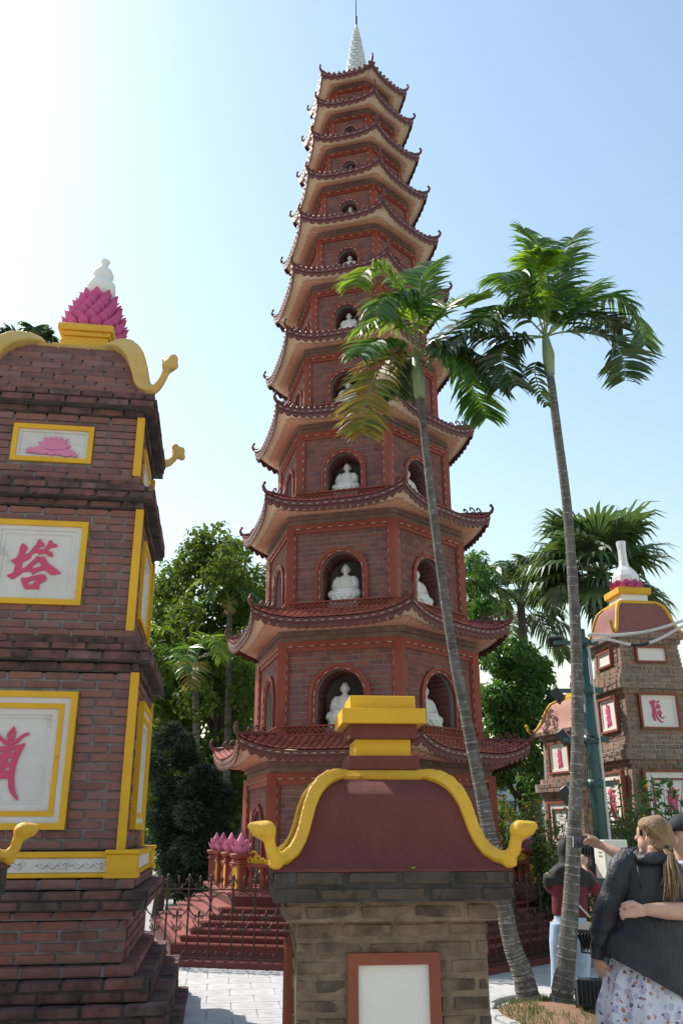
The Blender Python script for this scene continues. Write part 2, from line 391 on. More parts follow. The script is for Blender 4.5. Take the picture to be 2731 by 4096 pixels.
# each slab carries a shallow carved oval: a thin raised ring
ring = MB()
for rr_, ww in ((.30, .016), (.22, .013)):
    ring.grid(lambda i, j: (math.cos(2*math.pi*i)*(rr_+ww*(2*j-1)*.5)*1.15, math.sin(2*math.pi*i)*(rr_+ww*(2*j-1)*.5)*.72, .0), 24, 1)
tb_ = MB().cham((0, 0, 0), (1, 1, 1), .02)
for v_ in ring.v: v_ *= np.array([1.1, 1.2, 1]); v_ += np.array([0, 0, .62])
for v_ in ring.v: tb_.add(v_, [(i*2, i*2+2, i*2+3, i*2+1) for i in range(len(v_)//2-1)])
tile_me = tb_.mesh('paving_slab', ('paver',))
TS = .5; TA = R_(8); n_t = 0
for i in range(-16, 20):
    for j in range(-4, 44):
        x, y = i*TS+(TS/2 if j % 2 else 0), 2+j*TS*.8
        X, Y = x*math.cos(TA)-y*math.sin(TA), x*math.sin(TA)+y*math.cos(TA)
        if not (-8 < X < 9 and 2 < Y < 18): continue
        q = Vector((X, Y, 0))-CAMP; z = q.dot(_d)
        u, v = 1365.5+FPX*q.dot(_r)/z, 2048+FPX*q.dot(_dn)/z
        if z < .5 or v > 4330 or v < 3780 or u < 350 or u > 2800 or 1250 < u < 1900: continue
        if n_t > 290: continue
        o = link('paving_slab', tile_me, pave, None, (X, Y, -.004), (0, 0, TA)); o.scale = (TS-.014, TS*.8-.014, .016); n_t += 1
# planting bed round the two palms
bed = thing('planting_bed', 'low soil mound with dry grass and pale stone kerb around the two palm bases', 'planting bed', (2.08, 9.35, 0))
def bedpt(i, j):
    a = 2*math.pi*i; r = j*(.66+.07*math.sin(3*a+1)+.05*math.sin(5*a))
    return (.85*r*math.cos(a), 1.25*r*math.sin(a), .005+.10*(1-j**2)+.012*math.sin(9*a)*j*(1-j))
MB().grid(bedpt, 40, 8, flip=False).build('soil_mound', 'soil', bed, fix=True)
for k in range(17):
    a = 2*math.pi*(k+.5)/17; r = .76+.06*math.sin(3*a+1)
    MB().cham((0, 0, 0), (.30, .09, .10), .012).build('kerb_stone', 'kerb', bed, loc=(.85*r*math.cos(a), 1.25*r*math.sin(a), .0), rot=(0, 0, math.atan2(1.25*math.cos(a), -.85*math.sin(a))))
g = MB()
for k in range(2600):
    a = random.uniform(0, 6.283); rr_ = math.sqrt(random.uniform(.12, 1))
    if math.cos(a*1.0+.2) > -.3 and math.sin(a) < .2 and random.random() < .55: continue
    p = np.array(bedpt(a/6.283, rr_)); h = random.uniform(.02, .07); t = random.uniform(0, 6.28); l = random.uniform(0, .05)
    dx, dy = .004*math.cos(t), .004*math.sin(t)
    g.add([p+(dx, dy, 0), p-(dx, dy, 0), p+(l*math.cos(t+1), l*math.sin(t+1), h)], [(0, 1, 2)])
g.build('grass', 'grass_blade', bed, 'stuff')
# ---------------------------------------------------------------- the eleven-storey pagoda
PC = Vector((.41, 16.0, 0)); PROT = R_(-14.5)
TIPR = [3.01, 2.81, 2.59, 2.39, 2.19, 2.05, 1.87, 1.68, 1.53, 1.42, 1.29]
TIPZ = [q+CAMH for q in (1.46, 3.59, 5.73, 7.63, 9.36, 10.94, 12.35, 13.63, 14.77, 15.85, 16.79)]
WR = [2.20, 2.04, 1.89, 1.70, 1.54, 1.38, 1.23, 1.12, .98, .86, .74]
PLAT = .83
FLOOR = [PLAT]+TIPZ[:-1]
pag = thing('pagoda', 'tall eleven-storey red brick hexagonal pagoda with upturned tiled eaves and white spire', 'pagoda', PC, PROT)
def hx(R, beta, z): return (R*math.sin(beta), -R*math.cos(beta), z)
def fpt(j, a, s, z, out=0.0):
    """point on face j of a hexagon with apothem a: s to the right seen from outside"""
    f = R_(60*j); return (math.sin(f)*(a+out)+math.cos(f)*s, -math.cos(f)*(a+out)+math.sin(f)*s, z)
FACES = (0, 1, 5)
C6 = .8660254
bricks = []; tiles = []; dashes = MB(); n_statue = 0
def rim(j, s, k, outr=0.0):
    """eave edge of roof k on face j, s in -1..1 -> (tangent offset, apothem, z)"""
    Re = TIPR[k]-.07+outr; zt = TIPZ[k]-.11; zm = TIPZ[k]-(.35-.008*k)
    q = abs(s)**3.4
    return s*Re*.5, Re*C6-(.05*Re/2.8)*(1-q), zm+(zt-zm)*q
def buddha_mesh():
    b = MB()
    b.ell((0, 0, .62), (.066, .07, .084)); b.ell((0, .012, .69), (.045, .045, .026))
    b.tube([(0, 0, .50), (0, 0, .57)], .036)
    b.tube([(0, .01, .18), (0, .012, .30), (0, .008, .42), (0, .005, .49), (0, .0, .53)], [.15, .135, .145, .125, .04], 14, squash=.62, up=(0, 1, 0))
    for s in (-1, 1):
        b.tube([(s*.11, .01, .485), (s*.165, 0, .42), (s*.185, -.03, .32), (s*.12, -.11, .25), (s*.03, -.15, .245)], [.05, .058, .052, .045, .035], 10)
        b.tube([(s*.05, .02, .19), (s*.19, -.05, .20), (s*.235, -.08, .19)], [.09, .085, .07], 10)
        b.tube([(s*.24, -.08, .185), (s*.1, -.15, .175), (-s*.06, -.165, .17)], [.068, .06, .045], 10)
        b.ell((s*.068, .005, .61), (.012, .02, .038))
    b.ell((0, -.14, .245), (.06, .035, .028)); b.ell((0, -.066, .615), (.011, .018, .02))
    b.ell((0, 0, .165), (.22, .17, .05))
    return fuse(b, .0125, 2, 'buddha', ('white_stone',), .4, .45)
def lotus_seat():
    b = MB(); b.lathe([(.20, .0), (.235, .03), (.245, .07), (.22, .12), (.19, .14)], 28, (0, 0, .04))
    for r in range(2):
        for k in range(14):
            a = 2*math.pi*(k+.5*r)/14
            b.ell((.232*math.cos(a), .232*math.sin(a), .075+.05*r), (.03, .05, .04), rz(a), 8, 6)
    return b.mesh('lotus_seat', ('white_stone',))
BUD, SEAT = buddha_mesh(), lotus_seat()
PED = MB().cham((0, 0, .02), (.46, .36, .055), .008).cham((0, 0, -.035), (.52, .42, .05), .008).mesh('pedestal', ('white_stone',))
ORD = ['ground', 'second', 'third', 'fourth', 'fifth', 'sixth', 'seventh', 'eighth', 'ninth', 'tenth', 'topmost']
FN = {0: 'front', 1: 'right-hand', 5: 'left-hand'}
for k in range(11):
    z0 = FLOOR[k]; tip = TIPZ[k]; S = tip-z0; R = WR[k]; a = R*C6
    sc = R/2.04
    wt = tip-(.60-.024*k)               # top of the wall field
    so_in = tip-(.40-.02*k)             # soffit meets wall
    st = link('storey', None, pag)
    # arch geometry
    wi = R*(.41-.008*k)/2; zi = z0+(wt-z0)*.40; rise = wi*1.08     # half width, spring height
    wo = wi*1.30
    def arch(w_, r_, zs, n=14): return [(w_*math.cos(math.pi*i/n), zs+r_*math.sin(math.pi*i/n)) for i in range(n+1)]
    # core walls with the arch opening
    wall = MB()
    for j in range(6):
        hw = R/2
        if j in FACES:
            outer = [(-hw, z0), (-wi, z0)]+[(x, z) for x, z in arch(wi, rise, zi)[::-1]]+[(wi, z0), (hw, z0), (hw, wt), (-hw, wt)]
            wall.prism(outer, -.10, 0, lambda x, z, d, j=j: fpt(j, a, x, z, d))
        else:
            wall.add([fpt(j, a, -hw, z0), fpt(j, a, hw, z0), fpt(j, a, hw, wt), fpt(j, a, -hw, wt)], [(0, 1, 2, 3)])
    wall.build('wall', 'mortar_pagoda', st, fix=False)
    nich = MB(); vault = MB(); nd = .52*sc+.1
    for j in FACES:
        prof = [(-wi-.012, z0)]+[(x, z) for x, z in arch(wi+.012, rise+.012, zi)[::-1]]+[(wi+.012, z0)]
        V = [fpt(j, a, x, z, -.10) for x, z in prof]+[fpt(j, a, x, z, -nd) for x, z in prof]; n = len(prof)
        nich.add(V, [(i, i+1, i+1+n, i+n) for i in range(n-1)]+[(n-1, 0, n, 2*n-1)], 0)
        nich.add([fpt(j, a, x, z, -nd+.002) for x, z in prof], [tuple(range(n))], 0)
        # brick courses lining the reveal
        nb = max(6, int(13*S/2.1))
        for i in range(nb):
            zz = z0+(zi-z0)*(i+.5)/nb*1.0
            for s in (-1, 1): vault.box(fpt(j, a, s*(wi+.004), zz, -.10-(nd-.1)*.5), (.03, nd-.16, (zi-z0)/nb-.012), R_(60*j))
        for i in range(14):
            t = math.pi*(i+.5)/14; x, z = (wi+.004)*math.cos(t), zi+(rise+.004)*math.sin(t)
            f = R_(60*j); M = rz(f)@np.array([[math.cos(t), 0, -math.sin(t)], [0, 1, 0], [math.sin(t), 0, math.cos(t)]])
            vault.box(fpt(j, a, x, z, -.10-(nd-.1)*.5), (.03, nd-.16, math.pi*wi/14-.012), M=M)
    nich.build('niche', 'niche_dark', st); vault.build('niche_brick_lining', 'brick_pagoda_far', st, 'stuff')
    for j in FACES:
        # arch frame
        af = MB(); pth = [(-1, z0)]+[None]
        A_o = [(wo, z0)]+arch(wo, rise*1.22, zi)+[(-wo, z0)]; A_i = [(wi, z0)]+arch(wi, rise, zi)+[(-wi, z0)]
        A_m = [(wi*1.15, z0)]+arch(wi*1.15, rise*1.11, zi)+[(-wi*1.15, z0)]
        for (O, I, d) in ((A_o, A_m, .055), (A_m, A_i, .032)):
            af.prism(O+I[::-1], -.02, d*max(.6, sc), lambda x, z, dd, j=j: fpt(j, a, x, z, dd))
        af.build('arch_frame', 'trim_red', st, fix=True)
        L = 0; mid = [((p[0]+q[0])/2, (p[1]+q[1])/2) for p, q in zip(A_m, A_i)]
        for i in range(len(mid)-1):
            p, q = Vector(mid[i]), Vector(mid[i+1]); dl = (q-p).length; nn = max(1, round(dl/.11/1.6))
            for t in range(nn):
                if i in (0, len(mid)-2) or (i % 2 == 0):
                    c = p+(q-p)*((t+.5)/nn); f = R_(60*j); th = math.atan2((q-p).y, (q-p).x)
                    M = rz(f)@np.array([[math.cos(th), 0, -math.sin(th)], [0, 1, 0], [math.sin(th), 0, math.cos(th)]])
                    dashes.box(fpt(j, a, c.x, c.y, .036*max(.6, sc)), (.075*max(.7, sc), .012, .016), M=M)
        # face frame: verticals + top band
        fr = MB(); fw = .075*max(.55, sc); hw = R/2-.055*sc; zt2 = wt-.03
        for s in (-1, 1):
            fr.box(fpt(j, a, s*(hw-fw*.25), (z0+zt2)/2, .016), (fw*.5, .05, zt2-z0), R_(60*j))
            fr.box(fpt(j, a, s*(hw-fw*.75), (z0+zt2)/2, .008), (fw*.5, .05, zt2-z0), R_(60*j))
        ft = .17*max(.5, sc); zb = wt-ft
        fr.box(fpt(j, a, 0, wt-ft*.25, .034), (2*hw+.02, .05, ft*.5), R_(60*j))
        fr.box(fpt(j, a, 0, wt-ft*.75, .012), (2*hw-fw, .05, ft*.5-.004), R_(60*j))
        fr.build('face_frame', 'trim_red', st)
        for s in (-1, 1):
            nn = int((zb-z0)/.16)
            for i in range(nn): dashes.box(fpt(j, a, s*(hw-fw*.5), z0+(zb-z0)*(i+.5)/nn, .045), (.016, .012, .08*max(.7, sc)), R_(60*j))
        nn = int(2*hw/.185)
        for i in range(nn): dashes.box(fpt(j, a, -hw+2*hw*(i+.5)/nn, wt-ft*.5, .062), (.085*max(.7, sc), .012, .016), R_(60*j))
        # bricks of this face
        bh = .088; nrow = int((zb-z0)/bh)
        for rr_ in range(nrow):
            zc = z0+(rr_+.5)*(zb-z0)/nrow; hh = (zb-z0)/nrow-.012
            x1 = hw-fw
            zr = zc-zi
            if zr < 0: g_ = wo
            elif zr < rise*1.22: g_ = wo*math.sqrt(max(0, 1-(zr/(rise*1.22))**2))
            else: g_ = 0
            runs = [(-x1, -g_), (g_, x1)] if g_ > .02 else [(-x1, x1)]
            for (xa, xb) in runs:
                for xc, ln in course(xa, xb, .225, .5*(rr_ % 2)+.1):
                    bricks.append((k, j, fpt(j, a, xc, zc, -.005+random.uniform(-.003, .003)), (ln, .024, hh), R_(60*j)))
        # statue: rests in the niche, a thing of its own
        big = S/2.13*.98
        if k < 9 and not (j == 5 and k > 2):
            pos = Vector(fpt(j, a, 0, z0+.11*big, -.30*sc-.02)); pos.rotate(Matrix.Rotation(PROT, 3, 'Z')); pos += PC
            t = thing('buddha_statue', 'white seated stone buddha in the %s arch of the pagoda %s storey' % (FN[j], ORD[k]), 'statue', pos, PROT+R_(60*j), 'white buddhas in the pagoda niches')
            for nm, me in (('figure', BUD), ('lotus_seat', SEAT), ('pedestal', PED)):
                o = link(nm, me, t); o.scale = (big*1.12,)*3 if nm == 'figure' else (big*1.12,)*3
    # corner posts
    for j in range(6):
        bt = R_(30+60*j); c = hx(R+.005, bt, (z0+wt)/2)
        if j in (0, 1, 4, 5): MB().box(c, (.15*sc, .15*sc, wt-z0), bt+R_(45)).box(hx(R+.012, bt, z0+.03), (.2*sc, .2*sc, .06), bt+R_(45)).build('corner_post', 'trim_red', st)
    # corbelled cornice under the eaves
    co = MB()
    for zz0, zz1, g_ in ((wt-.005, wt+(so_in-wt)*.45, .05), (wt+(so_in-wt)*.45+.002, so_in+.02, .10)):
        co.add([hx(R+g_*sc, R_(30+60*q), z) for z in (zz0, zz1) for q in range(6)], [(q, (q+1) % 6, (q+1) % 6+6, q+6) for q in range(6)]+[tuple(range(5, -1, -1)), tuple(range(6, 12))])
    co.build('cornice', 'cornice_stone', st)
    # ---------------- roof
    rf = link('roof', None, pag)
    Rin = (WR[k+1] if k < 10 else .30)+.03; zin = (FLOOR[k+1] if k < 10 else tip+.05)-.01
    def roofp(j, s, t, lift=0.0, k=k, Rin=Rin, zin=zin):
        ts, ap, z = rim(j, s, k); u = t**1.15
        return fpt(j, ap+(Rin*C6-ap)*t, ts+(s*Rin*.5-ts)*t, z+.05+(zin-z-.05)*u+lift)
    sh = MB(); sf = MB(); sp = MB(); fa = MB(); rb = MB(); lace = MB()
    rimroll = MB()
    for j in range(6):
        sh.grid(lambda x, y, j=j: roofp(j, 2*x-1, y), 16, 6)
        # soffit: cream sheet from the rim to the wall, salmon lotus-petal band inside it
        def soff(s, t, drop=0.0, j=j):
            ts, ap, z = rim(j, s, k); Ra = R+.10*sc
            return fpt(j, ap+(Ra*C6-ap)*t, ts+(s*Ra*.5-ts)*t, z-.02+(so_in-z+.02)*t-drop-.03*math.sin(math.pi*t))
        sf.grid(lambda x, y: soff(2*x-1, y), 20, 5, flip=True)
        npet = max(8, int(R/.115)); pb = .30+.028*k
        def petal(x, y):
            s = 2*x-1; ph = (x*npet) % 1
            edge = pb+.13*(1-math.sin(math.pi*ph))+.10*abs(s)**4
            t = min(1, edge+(1-edge)*y)
            bul = .022*math.sin(math.pi*ph)*(1-y)*sc
            return soff(s*(1-.0*(1-y)), t, .012+bul+.05*(y*(1-y)))
        sp.grid(petal, npet*6, 4, flip=True)
        # fascia: rim board, carved lambrequin with a scalloped foot
        nsc = max(8, int(R/.105))
        for lo, hi, off in ((-.035, .045, .012),):
            fa.grid(lambda x, y, j=j: fpt(j, rim(j, 2*x-1, k)[1], rim(j, 2*x-1, k)[0], rim(j, 2*x-1, k)[2]+lo+(hi-lo)*y, off), 24, 1)
            fa.grid(lambda x, y, j=j: fpt(j, rim(j, 2*x-1, k)[1], rim(j, 2*x-1, k)[0], rim(j, 2*x-1, k)[2]+hi, off-.06*y), 24, 1)
            fa.grid(lambda x, y, j=j: fpt(j, rim(j, 2*x-1, k)[1], rim(j, 2*x-1, k)[0], rim(j, 2*x-1, k)[2]+lo, off-.05*(1-y)), 24, 1)
        def lam(x, y, j=j):
            ts, ap, z = rim(j, 2*x-1, k); ph = (x*nsc) % 1
            d = (.045+.062*math.sin(math.pi*ph)+.010*abs(math.sin(3*math.pi*ph)))*(.72+.28*sc)
            return fpt(j, ap, ts, z-.03-d*y, -.004+.014*math.sin(math.pi*ph)*y*(1-y)*4*abs(math.cos(4*math.pi*ph+y*5)))
        fa.grid(lam, nsc*8, 4)
        fa.grid(lambda x, y, j=j: tuple(np.array(lam(x, y))-np.array(fpt(j, .014, 0, 0))), nsc*8, 2, flip=True)
        # LED dashes along the rim
        if j in (0, 1, 5):
            nn = int(2*.5*TIPR[k]/.145)
            for i in range(nn):
                s = -1+2*(i+.5)/nn; p = rim(j, s, k); q = rim(j, s+.01, k); th = math.atan2(q[2]-p[2], q[0]-p[0]); f = R_(60*j)
                M = rz(f)@np.array([[math.cos(th), 0, -math.sin(th)], [0, 1, 0], [math.sin(th), 0, math.cos(th)]])
                dashes.box(fpt(j, p[1], p[0], p[2]+.0, .016), (.068*max(.75, sc), .012, .014), M=M)
        # round tile ends along the rim
        nt_ = int(TIPR[k]/.118) if k > 2 else 0
        for i in range(nt_):
            s = -1+2*(i+.5)/nt_
            if abs(s) > .97: continue
            p0 = np.array(roofp(j, s, -.03)); p1 = np.array(roofp(j, s, .16))
            rimroll.tube([p0+(0, 0, .012), p1+(0, 0, .012)], .038, 6, cap=True)
    sh.build('roof_deck', 'fascia_maroon', rf, fix=False); sf.build('soffit', 'soffit_cream', rf); sp.build('lotus_petal_band', 'soffit_salmon', rf)
    fa.build('carved_fascia', 'fascia_maroon', rf); rimroll.build('eave_tile_ends', 'fascia_maroon', rf, 'stuff')
    # scale tiles on the roofs one can look down on
    if k < 3:
        for j in FACES:
            rows = 8 if k < 2 else 6
            for r_i in range(rows):
                t = .02+.93*r_i/rows; wrow = 2*abs(roofp(0, 1, t)[0]); nn = max(3, int(wrow/.112))
                for i in range(nn+(r_i % 2)):
                    s = -1+2*(i+.5-(.5 if r_i % 2 else 0))/nn
                    if abs(s) > .965: continue
                    p = np.array(roofp(j, s, t)); q = np.array(roofp(j, s, min(1, t+.12))); e = np.array(roofp(j, min(1, s+.03), t)); h = np.array(roofp(j, max(-1, s-.03), t))
                    y = (q-p)/np.linalg.norm(q-p); x = (e-h)/np.linalg.norm(e-h); n_ = np.cross(x, y); n_ /= np.linalg.norm(n_)
                    tiles.append((k, j, p+n_*.022, x, y, n_, random.uniform(.94, 1.04)))
    # hips with curled ends and scroll ornaments
    for j in range(6):
        bt = R_(30+60*j); vis = j in (0, 1, 4, 5)
        hp = MB(); pts = []
        for i in range(9):
            t = i/8; x, y, z = roofp(j, 1, 1-t); pts.append((x, y, z+.03))
        Rt = TIPR[k]; dirv = np.array([math.sin(bt), -math.cos(bt), 0]); base = np.array(pts[-1]); g_ = .6+.22*sc
        curl = [base+dirv*.05*g_+(0, 0, .04*g_), base+dirv*.085*g_+(0, 0, .11*g_), base+dirv*.075*g_+(0, 0, .17*g_), base+dirv*.035*g_+(0, 0, .20*g_)]
        allp = pts+[tuple(c) for c in curl]
        hp.tube(allp, [.045*g_]*9+[.045*g_, .036*g_, .030*g_, .026*g_], 8)
        hp.ell(tuple(base+dirv*.045*g_+(0, 0, .205*g_)), .038*g_, n=8, m=6)
        hp.build('hip_ridge', 'fascia_maroon', rf)
        if vis:
            orn = MB()
            for (u0, h_, r_) in ((.78, .11, .03), (.62, .13, .045), (.46, .10, .05)):
                b0 = np.array(pts[0])+(np.array(pts[-1])-np.array(pts[0]))*u0; i0 = min(7, int(u0*8)); fr_ = u0*8-i0
                b0 = np.array(pts[i0])*(1-fr_)+np.array(pts[i0+1])*fr_
                h2 = h_*g_*(1.25 if k < 4 else .8); path = []
                for i in range(14):
                    th = i/13*4.3; rad = h2*.55*(1-i/13*.62)
                    path.append(tuple(b0+dirv*(-.05*g_+rad*math.cos(th-.6)*.9)+np.array((0, 0, .02+h2*.55+rad*math.sin(th-1.2)))))
                orn.tube(path, [.022*g_]*3+[.018*g_]*11, 6)
                orn.tube([tuple(b0-dirv*.02), tuple(b0-dirv*.03+(0, 0, h2*.4))], .026*g_, 6)
                orn.ell(path[-1], .024*g_, n=8, m=6)
            orn.build('ridge_scroll', 'fascia_maroon', rf)
    # pierced parapet at the foot of the storey above
    if k < 10:
        Rn = WR[k+1]+.075; ph = .14*max(.6, sc)
        pr_ = MB()
        for j in FACES:
            an = Rn*C6; L = Rn
            pr_.box(fpt(j, an, 0, zin+.012, .0), (L, .05, .03), R_(60*j)); pr_.box(fpt(j, an, 0, zin+ph, .0), (L+.02, .06, .026), R_(60*j))
            if k < 3:
                nn = int(L/.085); w_ = L/nn
                for i in range(nn):
                    xc = -L/2+(i+.5)*w_; f = R_(60*j)
                    for sg in (-1, 1):
                        th = sg*math.atan2(ph-.04, w_)
                        M = rz(f)@np.array([[math.cos(th), 0, -math.sin(th)], [0, 1, 0], [math.sin(th), 0, math.cos(th)]])
                        pr_.box(fpt(j, an, xc, zin+.012+(ph-.01)/2, .0), (math.hypot(w_, ph-.04), .026+.003*sg, .013), M=M)
                    pr_.box(fpt(j, an, xc-w_/2, zin+.012+(ph-.01)/2, 0), (.012, .03, ph-.03), f)
                    pr_.box(fpt(j, an, xc, zin+.012+(ph-.01)/2, 0), (.03, .034, .03), M=rz(f)@np.array([[.7071, 0, -.7071], [0, 1, 0], [.7071, 0, .7071]]))
            else: pr_.box(fpt(j, an, 0, zin+ph*.5, -.004), (L, .03, ph-.05), R_(60*j))
        pr_.build('parapet', 'trim_red', link('balcony', None, pag))
dashes.build('light_strip', 'led_strip', pag, 'stuff')
# bricks: the 300 that show largest are pieces of their own
def brank(q): return (q[1] != 0, abs(q[0]-1.2), -q[3][0])
bricks.sort(key=brank)
wl = link('brick_facing', None, pag)
pieces('brick', [(c, d, a_) for _, _, c, d, a_ in bricks], wl, 'brick_pagoda', 300, 'brick_pagoda_far', 'brickwork')
# scale tiles
def tile_verts(w_=.108, l=.125, th=.012):
    out = [(-w_/2, l*.55), (-w_/2, .02)]+[(w_/2*math.cos(math.pi+math.pi*i/6), .02+.045*math.sin(math.pi+math.pi*i/6)) for i in range(1, 6)]+[(w_/2, .02), (w_/2, l*.55)]
    return out
tv = tile_verts(); n = len(tv)
TV = np.array([(x, y, .012-.010*(y > .05)) for x, y in tv]+[(x, y, -.006) for x, y in tv]); TF = [tuple(range(n)), ] + [(i+n, (i+1) % n+n, (i+1) % n, i) for i in range(n)]
tme = MB().add(TV, TF).mesh('roof_tile', ('tile_red',))
tiles.sort(key=lambda q: (q[0], q[1] != 0, q[1] != 5))
rt = link('roof_tiling', None, pag); tb = MB()
for i, (k, j, p, x, y, n_, sz) in enumerate(tiles):
    th = random.uniform(.10, .2); y2 = y*math.cos(th)-n_*math.sin(th)*-1*0-n_*math.sin(th)*0; 
    n2 = n_*math.cos(th)+y*math.sin(th); n2 /= np.linalg.norm(n2); y2 = np.cross(n2, x)
    M = np.stack([x, y2, n2], 1)*sz
    if i < 300:
        o = link('roof_tile', tme, rt); m4 = Matrix.Identity(4)
        for a_ in range(3):
            for b_ in range(3): m4[a_][b_] = M[a_, b_]
            m4[a_][3] = p[a_]
        o.matrix_local = m4
    else: tb.add(TV, TF, M=M, o=p)
tb.build('scale_tiling', 'tile_red_far', rt, 'stuff')
# spire: tiers of white petals, lightning rod
sz0 = TIPZ[10]+.0
spire = link('spire', None, pag)
MB().lathe([(.50, -.12), (.46, .0), (.38, .05), (.40, .14), (.33, .20)], 6, (0, 0, sz0), smooth=False).build('spire_base', 'fascia_maroon', spire)
SPH = 2.35
MB().lathe([(.24, 0), (.28, .18), (.255, .5), (.20, 1.0), (.135, 1.5), (.075, 2.0), (.03, SPH)], 16, (0, 0, sz0+.12)).build('spire_core', 'white_spire', spire)
PME = MB().ell((0, 0, 0), (.06, .12, .10), None, 8, 6).mesh('petal', ('white_spire',))
for r_i in range(19):
    t = r_i/19; zz = sz0+.20+SPH*.95*t; rad = .285*(1-t)**.8+.02; nn = 10 if r_i < 12 else 7
    for q in range(nn):
        an = 2*math.pi*(q+.5*(r_i % 2))/nn
        o = link('petal', PME, spire, None, (rad*math.cos(an), rad*math.sin(an), zz), (0, R_(-16), an)); s_ = .34+.66*(1-t); o.scale = (s_*.9, s_*.85, s_*.9)
MB().tube([(0, 0, sz0+SPH), (0, 0, sz0+SPH+.42)], .03, 8).tube([(0, 0, sz0+SPH+.4), (0, 0, sz0+SPH+2.2)], .012, 6).build('lightning_rod', 'lamp_black', spire)
# ---------------- stepped hexagonal platform
plat = thing('pagoda_platform', 'red tiled hexagonal platform with low steps around the pagoda foot', 'steps', PC, PROT)
hts = [.235, .315, .395, .475, .555, .635]; RS = [4.02, 3.855, 3.69, 3.525, 3.36, 3.195]
def hexslab(b, R, z0, z1, mi=0):
    b.add([hx(R, R_(30+60*q), z) for z in (z0, z1) for q in range(6)], [(q, (q+1) % 6, (q+1) % 6+6, q+6) for q in range(6)]+[tuple(range(5, -1, -1)), tuple(range(6, 12))], mi)
zz = 0
for i, (R, h) in enumerate(zip(RS, hts)):
    s_ = link('step', None, plat); b = MB(); hexslab(b, R-.03, zz-.002, h-.022); b.build('riser', 'step_red', s_); zz = h
    b = MB(); hexslab(b, R, h-.02, h); b.build('tread', 'step_tread', s_)
    gr_ = MB()
    for j in FACES:
        for q in range(3): gr_.box(fpt(j, R*C6-.03-.02*q, 0, h+.0015), (R-.06, .006, .003), R_(60*j))
    gr_.build('anti_slip_ribs', 'led_strip' if False else 'step_tread', s_)
b = MB(); hexslab(b, 2.92, zz, PLAT-.06); b.build('platform_wall', 'step_red', plat)
b = MB(); hexslab(b, 3.02, PLAT-.06, PLAT); b.build('platform_top', 'step_tread', plat)
